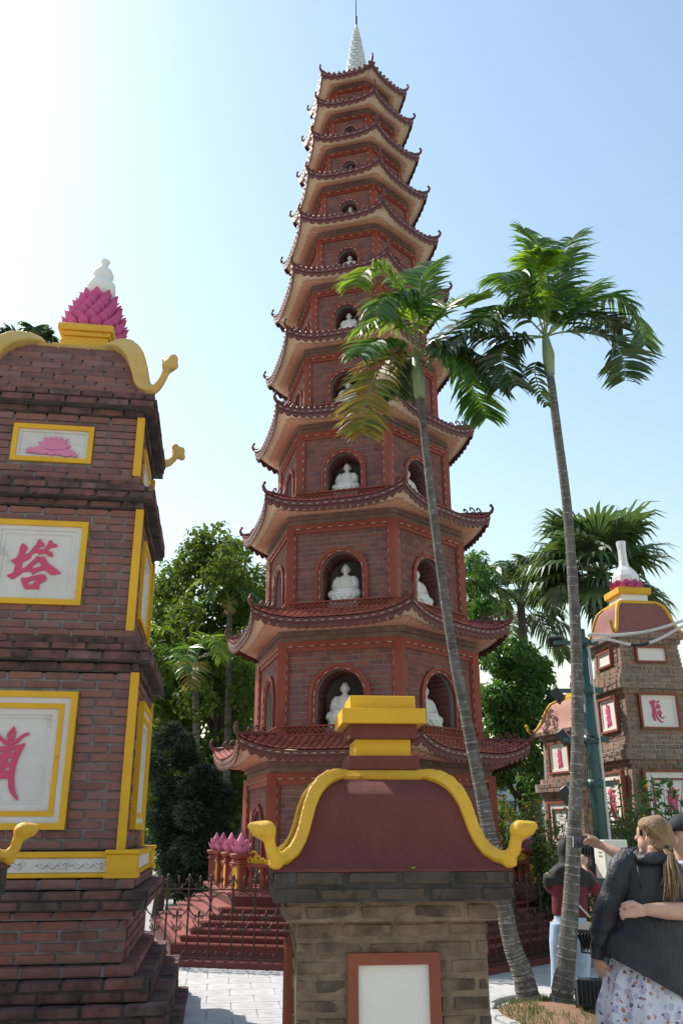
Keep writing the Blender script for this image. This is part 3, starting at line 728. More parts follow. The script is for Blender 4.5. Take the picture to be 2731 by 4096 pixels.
# ---------------------------------------------------------------- brick stupas
def in_view(p):
    q = Vector(p)-CAMP; z = q.dot(_d)
    if z < .3: return False, 9e9
    u, v = 1365.5+FPX*q.dot(_r)/z, 2048+FPX*q.dot(_dn)/z
    return (-80 < u < 2810 and -80 < v < 4180), z
class Stupa:
    def __init__(s, name, label, C, rot, bmat, mortar, L=.33, sides='fr', hgt=.083):
        s.o = thing(name, label, 'stupa', (C[0], C[1], 0), R_(rot)); s.C = Vector((C[0], C[1], 0)); s.rot = R_(rot)
        s.core = MB(); s.core2 = []; s.items = []; s.bm = bmat; s.mor = mortar; s.L = L; s.sides = sides; s.h = hgt; s.k = 0
        s.M = Matrix.Rotation(s.rot, 3, 'Z')
    def P(s, side, w, t, z, out=0.0):
        h = w/2+out
        return {'f': (t, -h, z), 'r': (h, t, z), 'l': (-h, -t, z), 'b': (-t, h, z)}[side]
    def ang(s, side): return {'f': 0, 'r': math.pi/2, 'l': -math.pi/2, 'b': math.pi}[side]
    def band(s, w0, z0, z1, w1=None, mask=(), n=None, proud=.010, dirty=False):
        """brick courses between z0 and z1 on a square plan of width w0 (tapering to w1)"""
        w1 = w1 or w0; n = n or max(1, round((z1-z0)/s.h)); h = (z1-z0)/n
        for i in range(n):
            w = w0+(w1-w0)*(i/(n-1) if n > 1 else 0); zc = z0+(i+.5)*h; s.k += 1
            cut = .018 if i == n-1 and s.bm == 'brick_red' else -.001
            bx_ = ((0, 0, zc-cut/2), (w-.022, w-.022, h-cut))
            if dirty: s.core2.append(bx_)
            else: s.core.box(*bx_)
            for side in s.sides:
                q = s.L*.42 if s.k % 2 else s.L*.0
                lo = -w/2 if side == 'f' else -w/2+.11
                hi = w/2 if side == 'f' else w/2-.11
                for tc, ln in course(lo, hi, s.L, .5*(s.k % 2)+.13, .014):
                  segs = [(tc-ln/2, tc+ln/2)]
                  for sd, m0, m1, q0, q1 in mask:
                    if sd == side and q0 < zc < q1:
                        segs = [g for a_, b_ in segs for g in ((a_, min(b_, m0)), (max(a_, m1), b_)) if g[1]-g[0] > .025]
                  for a_, b_ in segs:
                    tc, ln = (a_+b_)/2, b_-a_
                    jit = random.uniform(-.003, .004)
                    s.items.append((s.P(side, w, tc, zc+random.uniform(-.002, .002), -.085+proud*.6+jit), (ln-(.012 if s.bm != 'brick_worn' else random.uniform(0, .03)), .18, (h-.017)*(1 if s.bm != 'brick_worn' else random.uniform(.72, 1.08))), s.ang(side)+(random.gauss(0, .012) if s.bm == 'brick_worn' else random.gauss(0, .003)), dirty))
    def finish(s, limit=300):
        core = s.core.build('masonry', s.mor, s.o)
        for bx_ in s.core2: MB().box(*bx_).build('stained_course', 'mortar_dirty', s.o)
        R = []
        for it in s.items:
            ok, z = in_view(s.M@Vector(it[0])+s.C); R.append((0 if ok else 1, z/ max(.02, it[1][0])**.5, it))
        R.sort(key=lambda q: (q[0], q[1])); items = [q[2] for q in R]
        for dirt, mm in ((False, s.bm), (True, s.bm.replace('_red', '_dirty').replace('_worn', '_mossy'))):
            top = [i[:3] for i in items[:limit] if i[3] == dirt]; rest = [i[:3] for i in items[limit:] if i[3] == dirt]
            pieces('brick', top, core, mm, limit)
            if rest: pieces('brick', rest, core, mm, 0, mm+'_far' if mm+'_far' in MATS else mm, 'brickwork')
        return s.o
    def panel(s, side, w, x0, x1, z0, z1, layers, plate, pout=.004):
        """framed panel: layers = (width of ring, how far it stands out, material)"""
        pn = link('panel', None, s.o); a = s.ang(side)
        for wd, out, mm in layers:
            b = MB()
            fr = lambda x, z, d: s.P(side, w, x, z, d)
            O = [(x0, z0), (x1, z0), (x1, z1), (x0, z1)]; I = [(x0+wd, z0+wd), (x1-wd, z0+wd), (x1-wd, z1-wd), (x0+wd, z1-wd)]
            b.prism(O, -.02, out, fr, 0, [I]); b.build('panel_frame', mm, pn, fix=True)
            x0 += wd; x1 -= wd; z0 += wd; z1 -= wd
        MB().box(s.P(side, w, (x0+x1)/2, (z0+z1)/2, pout-.02), (x1-x0+.002, .04, z1-z0+.002), a).build('panel_plate', plate, pn)
        return pn
    def relief(s, side, w, polys, box, pn, mm='pink_glyph', out=.004, th=.014, name='character'):
        """polys: (outline, holes) in any pixel frame, fitted into box = (xc, zc, height[, aspect])"""
        al = [p for o, _ in polys for p in o]; xs = [p[0] for p in al]; ys = [p[1] for p in al]
        cx, cy = (min(xs)+max(xs))/2, (min(ys)+max(ys))/2; sc = box[2]/(max(ys)-min(ys)); asp = box[3] if len(box) > 3 else 1
        T = lambda p: (box[0]+(p[0]-cx)*sc*asp, box[1]-(p[1]-cy)*sc)
        b = MB()
        for o, hs in polys: b.prism([T(p) for p in o], out, out+th, lambda x, z, d: s.P(side, w, x, z, d), 0, [[T(p) for p in h] for h in hs])
        b.build(name, mm, pn, fix=True)
def circ(x, y, r, n=14): return [(x+r*math.cos(6.2832*i/n), y+r*math.sin(6.2832*i/n)) for i in range(n)]
TA_ = [([(440, 288), (500, 330), (538, 382), (500, 460), (475, 530), (530, 520), (570, 495), (640, 380), (700, 290), (725, 205), (760, 172), (785, 205), (783, 250), (830, 250), (862, 300), (845, 340), (760, 355), (735, 375), (730, 412), (800, 396), (850, 400), (925, 295), (935, 220), (975, 188), (1015, 225), (1030, 275), (1090, 270), (1125, 305), (1095, 340), (990, 358), (950, 395), (925, 435), (1000, 445), (1045, 480), (1055, 525), (1045, 552), (985, 545), (920, 505), (885, 480), (790, 512), (768, 525), (790, 490), (735, 485), (700, 474), (625, 518), (620, 570), (612, 600), (560, 640), (490, 670), (465, 700), (458, 830), (540, 803), (640, 680), (740, 555), (770, 550), (800, 570), (880, 556), (910, 585), (970, 680), (1010, 715), (1130, 795), (1250, 890), (1235, 910), (1090, 940), (1045, 930), (930, 845), (870, 850), (740, 920), (690, 960), (715, 920), (640, 900), (595, 875), (550, 900), (500, 905), (430, 975), (335, 1052), (280, 1045), (195, 990), (210, 975), (310, 930), (325, 880), (338, 755), (235, 670), (250, 650), (330, 615), (355, 585), (375, 470), (385, 350), (405, 305)],
        [[(790, 655), (860, 760), (760, 800), (650, 825), (665, 790)]]),
       ([(510, 1015), (575, 1028), (720, 975), (900, 932), (940, 945), (982, 1010), (980, 1060), (860, 1140), (848, 1165), (865, 1245), (590, 1255), (560, 1225), (495, 1105), (483, 1060), (490, 1030)],
        [[(618, 1108), (740, 1060), (775, 1075), (765, 1105), (670, 1185)]])]
OM_ = [([(300, 258), (350, 340), (385, 430), (380, 540), (310, 610), (200, 615), (130, 550), (120, 490), (160, 410)], [[(260, 395), (292, 470), (255, 515), (215, 490)]]),
       ([(0, 545), (100, 600), (250, 632), (380, 605), (480, 540), (600, 450), (720, 412), (760, 425), (775, 470), (640, 520), (560, 590), (480, 670), (350, 725), (200, 745), (100, 735), (0, 665), (-120, 570), (-220, 480), (-230, 430), (-140, 440)], []),
       ([(-210, 800), (0, 775), (250, 752), (400, 737), (540, 725), (660, 685), (693, 715), (640, 820), (570, 980), (510, 1180), (488, 1300), (480, 1520), (510, 1700), (560, 1850), (640, 2000), (680, 2090), (665, 2098), (560, 2040), (430, 1910), (360, 1780), (320, 1570), (90, 1570), (0, 1690), (-120, 1850), (-260, 2000), (-260, 1960), (-170, 1700), (-140, 1400), (-160, 1100)],
        [[(292, 860), (415, 850), (388, 930), (283, 922)], [(240, 1065), (357, 1060), (335, 1172), (230, 1168)], [(202, 1297), (310, 1280), (338, 1365), (167, 1383)], [(-40, 900), (75, 890), (65, 955), (-45, 960)], [(-60, 1110), (45, 1095), (32, 1185), (-60, 1195)]])]
LOTUS_ = [([(430, 440), (500, 425), (560, 440), (578, 430), (580, 330), (545, 278), (610, 300), (655, 345), (700, 300), (712, 235), (745, 290), (745, 360), (800, 290), (850, 245), (890, 290), (908, 365), (940, 310), (990, 245), (1010, 340), (1020, 375), (1080, 320), (1155, 305), (1110, 360), (1088, 470), (1150, 462), (1228, 490), (1150, 530), (1105, 590), (1040, 612), (850, 630), (680, 625), (560, 595), (510, 540), (490, 480)], []),
          ([(150, 680), (190, 625), (260, 580), (340, 600), (420, 560), (520, 555), (600, 615), (700, 640), (800, 650), (880, 640), (1040, 625), (1150, 580), (1230, 610), (1300, 635), (1370, 680), (1420, 740), (1400, 800), (1330, 790), (1290, 760), (1170, 790), (1090, 795), (1010, 750), (960, 770), (890, 740), (780, 785), (670, 730), (600, 765), (520, 750), (430, 755), (330, 725), (230, 715), (180, 740)], [])]
GA_ = [([(485, 370), (560, 365), (680, 310), (730, 345), (748, 383), (700, 410), (688, 470), (690, 600), (735, 585), (740, 605), (715, 670), (715, 760), (740, 880), (800, 1000), (880, 1070), (960, 1090), (940, 1115), (870, 1115), (790, 1070), (720, 970), (690, 860), (655, 755), (645, 820), (660, 950), (668, 1060), (650, 1075), (600, 1010), (560, 900), (530, 825), (580, 765), (575, 650), (550, 490), (500, 410)], [[(615, 440), (625, 560), (640, 690), (615, 690), (600, 560), (595, 470)]]),
       ([(752, 387), (860, 330), (888, 360), (870, 395), (800, 435), (747, 410)], []), (circ(820, 548, 85), [circ(812, 540, 27, 8)]),
       ([(770, 720), (840, 668), (910, 700), (925, 780), (875, 885), (920, 930), (980, 915), (1020, 880), (970, 965), (900, 970), (820, 920), (765, 800)], [circ(832, 772, 27, 8)])]
GB_ = [([(785, 590), (820, 680), (850, 760), (880, 800), (940, 700), (970, 760), (900, 860), (960, 860), (960, 1200), (1020, 1500), (990, 1520), (920, 1350), (910, 1560), (880, 1570), (820, 1420), (740, 1600), (700, 1580), (730, 1390), (760, 1340), (700, 1280), (700, 1150), (790, 1090), (680, 1010), (660, 960), (740, 960), (640, 820), (660, 810), (760, 890), (745, 700)], [[(855, 1080), (842, 1200), (868, 1215)]])]
def lotus_petal(w=.09, h=.16, cup=.03):
    """one pointed lotus petal: thick, cupped; base at z=0, bulging to +x"""
    b = MB()
    def f(i, j, off=0.0):
        s = 2*i-1; t = j; hw = w/2*(math.sin(math.pi*(.2+.62*t))**.7 if t < .5 else math.sin(math.pi*.51)**.7*max(.0, 1-((t-.5)/.5)**1.5))+.0006
        return (cup*math.sin(math.pi*t*.75)+.3*cup*(1-s*s)*(1-t)+.9*cup*t**5+off, s*hw, h*t)
    b.grid(lambda i, j: f(i, j, .008), 4, 8); b.grid(lambda i, j: f(i, j, 0), 4, 8, flip=True)
    return b
def ridge(mb, path, r, r2=None, n=10):
    k = len(path); mb.tube(path, [r*(.9+.1*math.sin(i*2.1)) for i in range(k)], n, squash=.9)
YL = 'yellow_clean'
# ------------------------------------------------ large red stupa on the left
LC = (-3.15, 9.0)
s = Stupa('brick_stupa', 'tall red brick stupa on the left with yellow trim and pink lotus finial', LC, 8.1, 'brick_red', 'mortar_grey', .33, 'fr')
s.band(3.30, 0, .07, n=1, dirty=True); s.band(3.08, .07, .40, dirty=True); s.band(2.79, .40, .565, dirty=True); s.band(2.52, .565, .655)
s.band(2.31, .655, .99); s.band(2.42, .99, 1.065, n=1); s.band(2.62, 1.065, 1.225, n=2, dirty=True); s.band(2.40, 1.225, 1.315, n=1)
mk = [('f', -.56, .56, 1.72, 2.90), ('r', -.52, .52, 1.72, 2.90)]
s.band(2.24, 1.315, 1.54)
s.band(2.11, 1.54, 3.10, 2.11, mk)
s.band(2.17, 3.10, 3.19, n=1, dirty=True); s.band(2.36, 3.19, 3.285, n=1, dirty=True); s.band(2.34, 3.285, 3.36, n=1, dirty=True); s.band(2.16, 3.36, 3.44, n=1, dirty=True); s.band(2.04, 3.44, 3.52, n=1)
s.band(1.92, 3.52, 4.78, 1.90, [('f', -.46, .46, 3.76, 4.61), ('r', -.46, .46, 3.76, 4.61)])
s.band(1.98, 4.78, 4.86, n=1, dirty=True); s.band(2.17, 4.86, 4.94, n=1, dirty=True); s.band(2.16, 4.94, 5.02, n=1, dirty=True); s.band(1.96, 5.02, 5.10, n=1, dirty=True)
s.band(1.84, 5.10, 5.18, n=1)
s.band(1.77, 5.18, 5.86, 1.75, [('f', -.41, .41, 5.30, 5.72), ('r', -.41, .41, 5.30, 5.72)])
s.band(1.81, 5.86, 5.94, n=1, dirty=True); s.band(2.02, 5.94, 6.02, n=1, dirty=True); s.band(2.04, 6.02, 6.10, n=1, dirty=True)
prof = [(.955, 6.10), (.90, 6.185), (.862, 6.27), (.832, 6.355), (.80, 6.44), (.765, 6.52), (.72, 6.605), (.665, 6.69), (.59, 6.77), (.49, 6.85)]
for (hw, z) in prof: s.band(2*hw, z, z+.083, n=1)
s.finish(300)
st = s.o
for side in 'fr':
    pn = s.panel(side, 1.75, -.415, .405, 5.295, 5.72, ((.052, .035, YL), (.03, .015, 'white_plaster')), 'white_plaster', .002)
    if side == 'f': s.relief(side, 1.75, LOTUS_, (-.0, 5.475, .235), pn, 'pink_paint', .02, .022, 'lotus_relief')
    pn = s.panel(side, 1.90, -.465, .465, 3.755, 4.615, ((.055, .05, YL), (.045, .028, 'white_plaster'), (.04, .014, 'white_plaster')), 'white_plaster', .004)
    if side == 'f': s.relief(side, 1.90, TA_, (-.01, 4.17, .52), pn, 'pink_glyph', .004, .016)
    pn = s.panel(side, 2.12, -.555, .555, 1.705, 2.905, ((.055, .06, YL), (.055, .042, 'white_plaster'), (.045, .05, YL), (.055, .03, 'white_plaster'), (.03, .012, 'white_plaster')), 'white_plaster', .002)
    if side == 'f': s.relief(side, 2.12, OM_, (.0, 2.27, .64, .86), pn, 'pink_glyph', .004, .016)
for (w_, z0, z1) in ((2.14, 1.54, 3.10), (1.95, 3.52, 4.78), (1.80, 5.18, 5.86)):
    for cx, cy in ((1, -1), (1, 1)):
        MB().box((cx*(w_/2-.02), cy*(w_/2-.022)+(.0), (z0+z1)/2), (.075, .075, z1-z0)).build('corner_strip', YL, st)
# yellow plinth course with white frieze
pl = link('plinth_course', None, st)
MB().cham((0, 0, 1.50), (2.37, 2.37, .05), .008).cham((0, 0, 1.335), (2.37, 2.37, .038), .006).build('moulding', YL, pl)
MB().cham((0, 0, 1.415), (2.33, 2.33, .118), .004).build('frieze', 'white_plaster', pl)
for cx, cy in ((1, -1), (1, 1), (-1, -1)):
    MB().cham((cx*1.08, cy*1.08, 1.41), (.26, .26, .19), .006).cham((cx*1.08, cy*1.08, 1.522), (.29, .29, .035), .006).cham((cx*1.08, cy*1.08, 1.33), (.285, .285, .04), .005).build('plinth_block', YL, pl)
for x in (-.75, -.35, .1, .48, .78):
    b = MB(); path = [(x-.13+.26*i/16, -1.172, 1.415+.018*math.sin(i*1.2)) for i in range(17)]; b.tube(path, .010, 6)
    b.tube([(x+.13+.03*math.cos(a_), -1.172, 1.415+.028*math.sin(a_)) for a_ in np.linspace(0, 5, 12)], .008, 6); b.build('frieze_scroll', 'white_plaster', pl)
# yellow hips with cloud-head finials
for sx in (-1, 1):
    for sy in (-1, 1):
        b = MB(); pth = [(.38, 6.96), (.46, 6.955), (.54, 6.915), (.62, 6.85), (.69, 6.76), (.745, 6.66), (.785, 6.55), (.82, 6.43), (.85, 6.30), (.895, 6.21), (.955, 6.165), (1.015, 6.17), (1.065, 6.21), (1.10, 6.27), (1.125, 6.33)]
        P3 = [(sx*h, sy*h, z) for h, z in pth]
        b.tube(P3, [.125, .13, .135, .14, .14, .14, .135, .13, .125, .105, .082, .066, .056, .05, .055], 4)
        hd = (sx*1.15, sy*1.15, 6.385); b.ell(hd, .08, n=10, m=8); b.ell((sx*1.19, sy*1.19, 6.44), .062, n=8, m=6); b.ell((sx*1.12, sy*1.12, 6.455), .056, n=8, m=6); b.ell((sx*1.205, sy*1.205, 6.36), .054, n=8, m=6)
        me = fuse(b, .016, 3, 'hip_finial', ('yellow_ochre',), .5, .6); link('hip_finial', me, st)
b = MB()
for q in range(4):
    a = q*math.pi/2; M = rz(a)
    b.add(np.array([(-.46, -.52, 6.935), (.46, -.52, 6.935), (.40, -.40, 7.0), (-.40, -.40, 7.0), (-.46, -.50, 6.88), (.46, -.50, 6.88)])@M.T, [(0, 1, 2, 3), (4, 5, 1, 0)])
b.box((0, 0, 6.94), (.84, .84, .11)); b.build('roof_crest', 'yellow_ochre', st)
pd = link('finial_pedestal', None, st, None, (.075, 0, 0)); pd.scale = (.80, .80, 1)
MB().cham((0, 0, 7.02), (.86, .86, .07), .008).cham((0, 0, 7.10), (.70, .70, .10), .006).cham((0, 0, 7.175), (.65, .65, .06), .006).cham((0, 0, 7.235), (.72, .72, .06), .008).cham((0, 0, 7.31), (.80, .80, .09), .012).build('pedestal_block', 'yellow_paint', pd)
lt = link('lotus_finial', None, st, None, (.085, .16, 7.35), (0, R_(2.0), 0)); lt.scale = (.92, .92, 1.04)
LP = lotus_petal(.155, .17, .045).mesh('petal', ('pink_lotus',))
MB().lathe([(.30, 0), (.33, .08), (.32, .2), (.26, .4), (.18, .62), (.14, .72)], 20).build('lotus_core', 'pink_lotus', lt)
for r_i in range(8):
    t = r_i/7; rad = (.31, .34, .335, .315, .285, .25, .21, .175)[r_i]; zz = -.03+.58*t; nn = [15, 16, 16, 15, 14, 13, 11, 10][r_i]
    for q in range(nn):
        an = 2*math.pi*(q+.5*(r_i % 2))/nn
        o = link('petal', LP, lt, None, (rad*math.cos(an), rad*math.sin(an), zz), (0, R_(20-10*t), an)); o.scale = (1, .92-.14*t, .95-.15*t)
MB().lathe([(.10, .62), (.175, .67), (.205, .76), (.19, .85), (.125, .92), (.14, .955), (.145, 1.0), (.115, 1.055), (.066, 1.095), (.046, 1.13), (.062, 1.18), (.07, 1.20), (.045, 1.205)], 24).build('gourd_vase', 'white_stone', lt)
# ------------------------------------------------ small stupas with maroon bell roofs
def small_stupa(name, label, C, rot, roofmat='maroon_paint', pedestal=True, cmat='brick_worn', top=True, sides='fl'):
    s = Stupa(name, label, C, rot, cmat, 'mortar_worn', .29, sides, .09)
    s.band(1.05, 0, 1.235, mask=[('f', -.25, .25, -.2, 1.09), ('l', -.24, .24, -.2, 1.09)], proud=-.006)
    s.band(1.165, 1.237, 1.335, n=1, proud=-.004); s.band(1.30, 1.337, 1.497, n=2, proud=.004, dirty=True)
    s.finish(260)
    o = s.o
    for side in sides: 
        s.panel(side, 1.05, -.246, .246, .40, 1.085, ((.057, .030 if side == 'f' else .035, 'red_frame' if cmat == 'brick_worn' else 'trim_red'),), 'white_panel', .006)
    pr = [(.655, 1.495), (.635, 1.512), (.59, 1.535), (.55, 1.575), (.515, 1.63), (.49, 1.70), (.470, 1.77), (.445, 1.84), (.41, 1.90), (.36, 1.945), (.30, 1.975), (.21, 1.993)]
    b = MB()
    for q in range(4):
        M = rz(q*math.pi/2)
        def f(i, j):
            t = j*(len(pr)-1); k_ = min(int(t), len(pr)-2); fr_ = t-k_; hw = pr[k_][0]*(1-fr_)+pr[k_+1][0]*fr_; z = pr[k_][1]*(1-fr_)+pr[k_+1][1]*fr_
            x = 2*i-1; sag = .018*(1-x*x)*(1-j)**3
            return tuple(M@np.array((x*hw, -hw*(1-.02*(1-x*x)*(j < .6)), z-sag)))
        b.grid(f, 12, 22)
    b.box((0, 0, 1.494), (1.30, 1.30, .012)); b.build('bell_roof', roofmat, o)
    for sx in (-1, 1):
        for sy in (-1, 1):
            b = MB(); pth = [(.21, 2.0), (.27, 2.0), (.33, 1.983), (.38, 1.948), (.42, 1.895), (.447, 1.83), (.466, 1.76), (.482, 1.70), (.505, 1.64), (.54, 1.585), (.585, 1.553), (.635, 1.552), (.662, 1.595), (.672, 1.65)]
            b.tube([(sx*h, sy*h, z) for h, z in pth], [.044, .048, .052, .054, .054, .052, .050, .050, .050, .050, .048, .044, .042, .042], 4)
            c = .70; b.ell((sx*(c-.005), sy*(c-.02), 1.695), (.060, .060, .054), None, 12, 8); b.tube([(sx*c, sy*(c-.03), 1.70), (sx*(c+.05), sy*(c-.01), 1.705), (sx*(c+.088), sy*(c), 1.725)], [.050, .042, .014], 10)
            b.tube([(sx*.60, sy*.60, 1.555), (sx*.635, sy*.635, 1.525), (sx*.66, sy*.66, 1.54)], [.03, .034, .03], 10)
            me = fuse(b, .010, 3, 'hip_finial', ('yellow_paint',), .5, .6); hf = link('hip_finial', me, o)
            d = np.array((sx, sy, 0))/1.414; ax = np.array((-sy, sx, 0))/1.414; e = MB(); cc = np.array((sx*c, sy*(c-.02), 1.70))
            for sg in (-1, 1):
                e.tube([tuple(cc+ax*sg*.048+d*(.024*(1-t/9)*math.cos(t))+np.array((0, 0, .024*(1-t/9)*math.sin(t)))) for t in np.linspace(0, 7.5, 18)], .005, 5)
            e.build('eye_spiral', 'yellow_paint', hf)
    cr = MB()
    for q in range(4):
        cr.add(np.array([(-.26, -.285, 2.0), (.26, -.285, 2.0), (.23, -.23, 2.035), (-.23, -.23, 2.035), (-.26, -.27, 1.965), (.26, -.27, 1.965)])@rz(q*math.pi/2).T, [(0, 1, 2, 3), (4, 5, 1, 0)])
    cr.box((0, 0, 2.0), (.47, .47, .06)); cr.build('roof_crest', 'yellow_paint', o)
    if top:
        pd = link('top_pedestal', None, o, None, (.016, 0, 0))
        MB().cham((0, 0, 2.08), (.435, .435, .085), .004).build('pedestal_base', 'maroon_paint', pd)
        MB().cham((0, 0, 2.172), (.345, .345, .104), .003).build('pedestal_block', YL, pd)
        MB().cham((0, 0, 2.268), (.42, .42, .088), .003).build('pedestal_neck', 'maroon_paint', pd)
        MB().cham((0, 0, 2.357), (.52, .52, .092), .004).build('pedestal_slab', YL, pd)
        MB().cham((0, 0, 2.444), (.41, .41, .084), .004).build('pedestal_cap', YL, pd)
    return o
small_stupa('bell_roof_stupa', 'small weathered brick stupa in front with maroon bell roof and stepped yellow top', (.22, 5.6), 5.2)
small_stupa('bell_roof_stupa', 'small stupa at the left border, only its yellow finial and maroon eave showing', (-2.60, 4.89), 6.0, top=True, sides='fr')
# ------------------------------------------------ grey brick stupas on the right
s = Stupa('grey_brick_stupa', 'tall weathered grey brick stupa at the right border with white bottle finial', (5.56, 16.1), 8.1, 'brick_grey', 'mortar_pale', .225, 'fl')
s.band(1.75, 0, .5); s.band(1.62, .5, 2.75, 1.33, [('f', -.5, .5, 1.4, 2.67), ('l', -.48, .48, 1.4, 2.67)])
for w_, z0, z1 in ((1.40, 2.75, 2.83), (1.54, 2.83, 3.0), (1.42, 3.0, 3.09), (1.32, 3.09, 3.17)): s.band(w_, z0, z1)
s.band(1.27, 3.17, 3.97, 1.21, [('f', -.38, .38, 3.34, 4.0), ('l', -.37, .37, 3.34, 4.0)])
for w_, z0, z1 in ((1.30, 3.97, 4.06), (1.46, 4.06, 4.24), (1.38, 4.24, 4.33), (1.27, 4.33, 4.41)): s.band(w_, z0, z1)
s.band(1.20, 4.41, 4.89, 1.14, [('f', -.3, .3, 4.53, 4.84), ('l', -.3, .3, 4.53, 4.84)])
s.band(1.22, 4.89, 4.98); s.band(1.36, 4.98, 5.08)
s.finish(300); o = s.o
def rs_panels(sides, w3, w2, w1):
    for sd in sides:
        s.panel(sd, w3, -.30, .30, 4.535, 4.835, ((.035, .05, 'red_frame'), (.012, .03, 'white_panel')), 'white_panel', .01)
        pn = s.panel(sd, w2, -.375, .375, 3.345, 3.985, ((.04, .055, 'red_frame'), (.05, .02, 'white_panel')), 'white_panel', .004)
        s.relief(sd, w2, GA_ if sd == 'f' else GB_, (-.04, 3.665, .40 if sd == 'f' else .46, 1.0 if sd == 'f' else 1.3), pn, 'pink_glyph')
        pn = s.panel(sd, w1, -.52, .52, 1.66, 2.66, ((.045, .06, 'red_frame'), (.10, .03, 'white_panel'), (.03, .045, 'red_frame'), (.02, .015, 'white_panel')), 'white_panel', .004)
        s.relief(sd, w1, OM_ if sd == 'f' else GA_, (0, 2.12, .52, .9), pn, 'pink_glyph')
rs_panels('fl', 1.20, 1.27, 1.48)
def bell(o, pr, roofmat, yr, crest=True, tilt=True, bricks=False):
    b = MB(); n = len(pr)
    for q in range(4):
        M = rz(q*math.pi/2)
        def f(i, j):
            t = j*(n-1); k_ = min(int(t), n-2); fr_ = t-k_; hw = pr[k_][0]*(1-fr_)+pr[k_+1][0]*fr_; z = pr[k_][1]*(1-fr_)+pr[k_+1][1]*fr_
            return tuple(M@np.array(((2*i-1)*hw, -hw, z)))
        b.grid(f, 6, 16)
    b.build('bell_roof', roofmat, o)
    for sx in (-1, 1):
        for sy in (-1, 1):
            b = MB(); pth = [(h+.0, z+.012) for h, z in pr[::-1]]; h0, zb = pr[0]
            pth += [(h0+.05, zb+.0), (h0+.09, zb+.06), (h0+.105, zb+.14)]
            b.tube([(sx*h, sy*h, z) for h, z in pth], [yr]*(len(pth)-2)+[yr*.9, yr*.8], 8); b.ell((sx*(h0+.11), sy*(h0+.11), zb+.16), yr*1.2, n=8, m=6)
            b.build('hip_finial', 'yellow_paint', o)
bell(o, [(.65, 5.085), (.62, 5.13), (.585, 5.20), (.55, 5.30), (.52, 5.42), (.49, 5.53), (.45, 5.63), (.38, 5.70), (.30, 5.73)], 'roof_plaster', .035)
MB().cham((0, 0, 5.735), (.74, .74, .06), .008).cham((0, 0, 5.975), (.66, .66, .13), .01).build('finial_pedestal', 'yellow_clean', o)
MB().cham((0, 0, 5.84), (.54, .54, .16), .006).build('pedestal_block', 'white_stone', o)
MB().lathe([(.20, 6.04), (.215, 6.14), (.27, 6.22), (.265, 6.32), (.20, 6.43), (.105, 6.54), (.085, 6.66), (.082, 6.88), (.10, 7.05), (.095, 7.055)], 8, smooth=False).build('bottle_finial', 'white_stone', o)
LP2 = lotus_petal(.15, .16, .05).mesh('petal', ('pink_lotus',))
for r_i in range(2):
    for q in range(11):
        an = 2*math.pi*(q+.5*r_i)/11; link('petal', LP2, o, None, (.19*math.cos(an), .19*math.sin(an), 6.03+.07*r_i), (0, R_(24), an))
# the lower one behind the palm trunk
s = Stupa('grey_brick_stupa', 'lower grey brick stupa with pink bell roof behind the palm trunk and green pole', (5.33, 19.4), 21, 'brick_grey', 'mortar_pale', .225, 'fl')
s.band(1.55, 0, 2.35, 1.42, [('l', -.45, .45, 1.2, 2.28)]); s.band(1.5, 2.35, 2.44); s.band(1.64, 2.44, 2.62); s.band(1.46, 2.62, 2.72)
s.band(1.32, 2.72, 3.55, 1.28, [('l', -.4, .4, 2.8, 3.5)]); s.band(1.40, 3.55, 3.64); s.band(1.54, 3.64, 3.73)
s.finish(120); o = s.o
pn = s.panel('l', 1.30, -.38, .38, 2.82, 3.48, ((.04, .05, 'red_frame'), (.05, .02, 'white_panel')), 'white_panel', .004); s.relief('l', 1.30, GB_, (0, 3.13, .42, 1.2), pn)
s.panel('l', 1.46, -.44, .44, 1.35, 2.25, ((.045, .06, 'red_frame'), (.10, .03, 'white_panel'), (.03, .045, 'red_frame')), 'white_panel', .004)
bell(o, [(.76, 3.73), (.72, 3.78), (.66, 3.86), (.61, 3.97), (.57, 4.10), (.53, 4.22), (.46, 4.33), (.36, 4.39), (.26, 4.42)], 'roof_brick', .035)
MB().cham((0, 0, 4.46), (.52, .52, .09), .008).cham((0, 0, 4.58), (.40, .40, .14), .008).build('finial_pedestal', 'yellow_clean', o)
MB().lathe([(.14, 4.64), (.19, 4.72), (.15, 4.86), (.16, 4.95), (.10, 5.05), (.02, 5.12)], 14).build('lotus_finial', 'pink_lotus', o)

lf = MB(); lf.grid(lambda i, j: ((i-.5)*.034*math.sin(math.pi*(.08+.84*j)), (j-.5)*.02+.004*math.sin(3*i), .006*(2*i-1)**2+.003*j), 6, 6)
o = lf.build('fallen_leaf', 'leaf_palm_bright', None, None, Vector((.22, 5.6, 0))+Vector((.16, -.655, 1.503)), (R_(8), R_(-6), R_(20))); tag(o, 'tiny yellow-green leaf lying on the maroon eave of the front stupa', 'leaf')
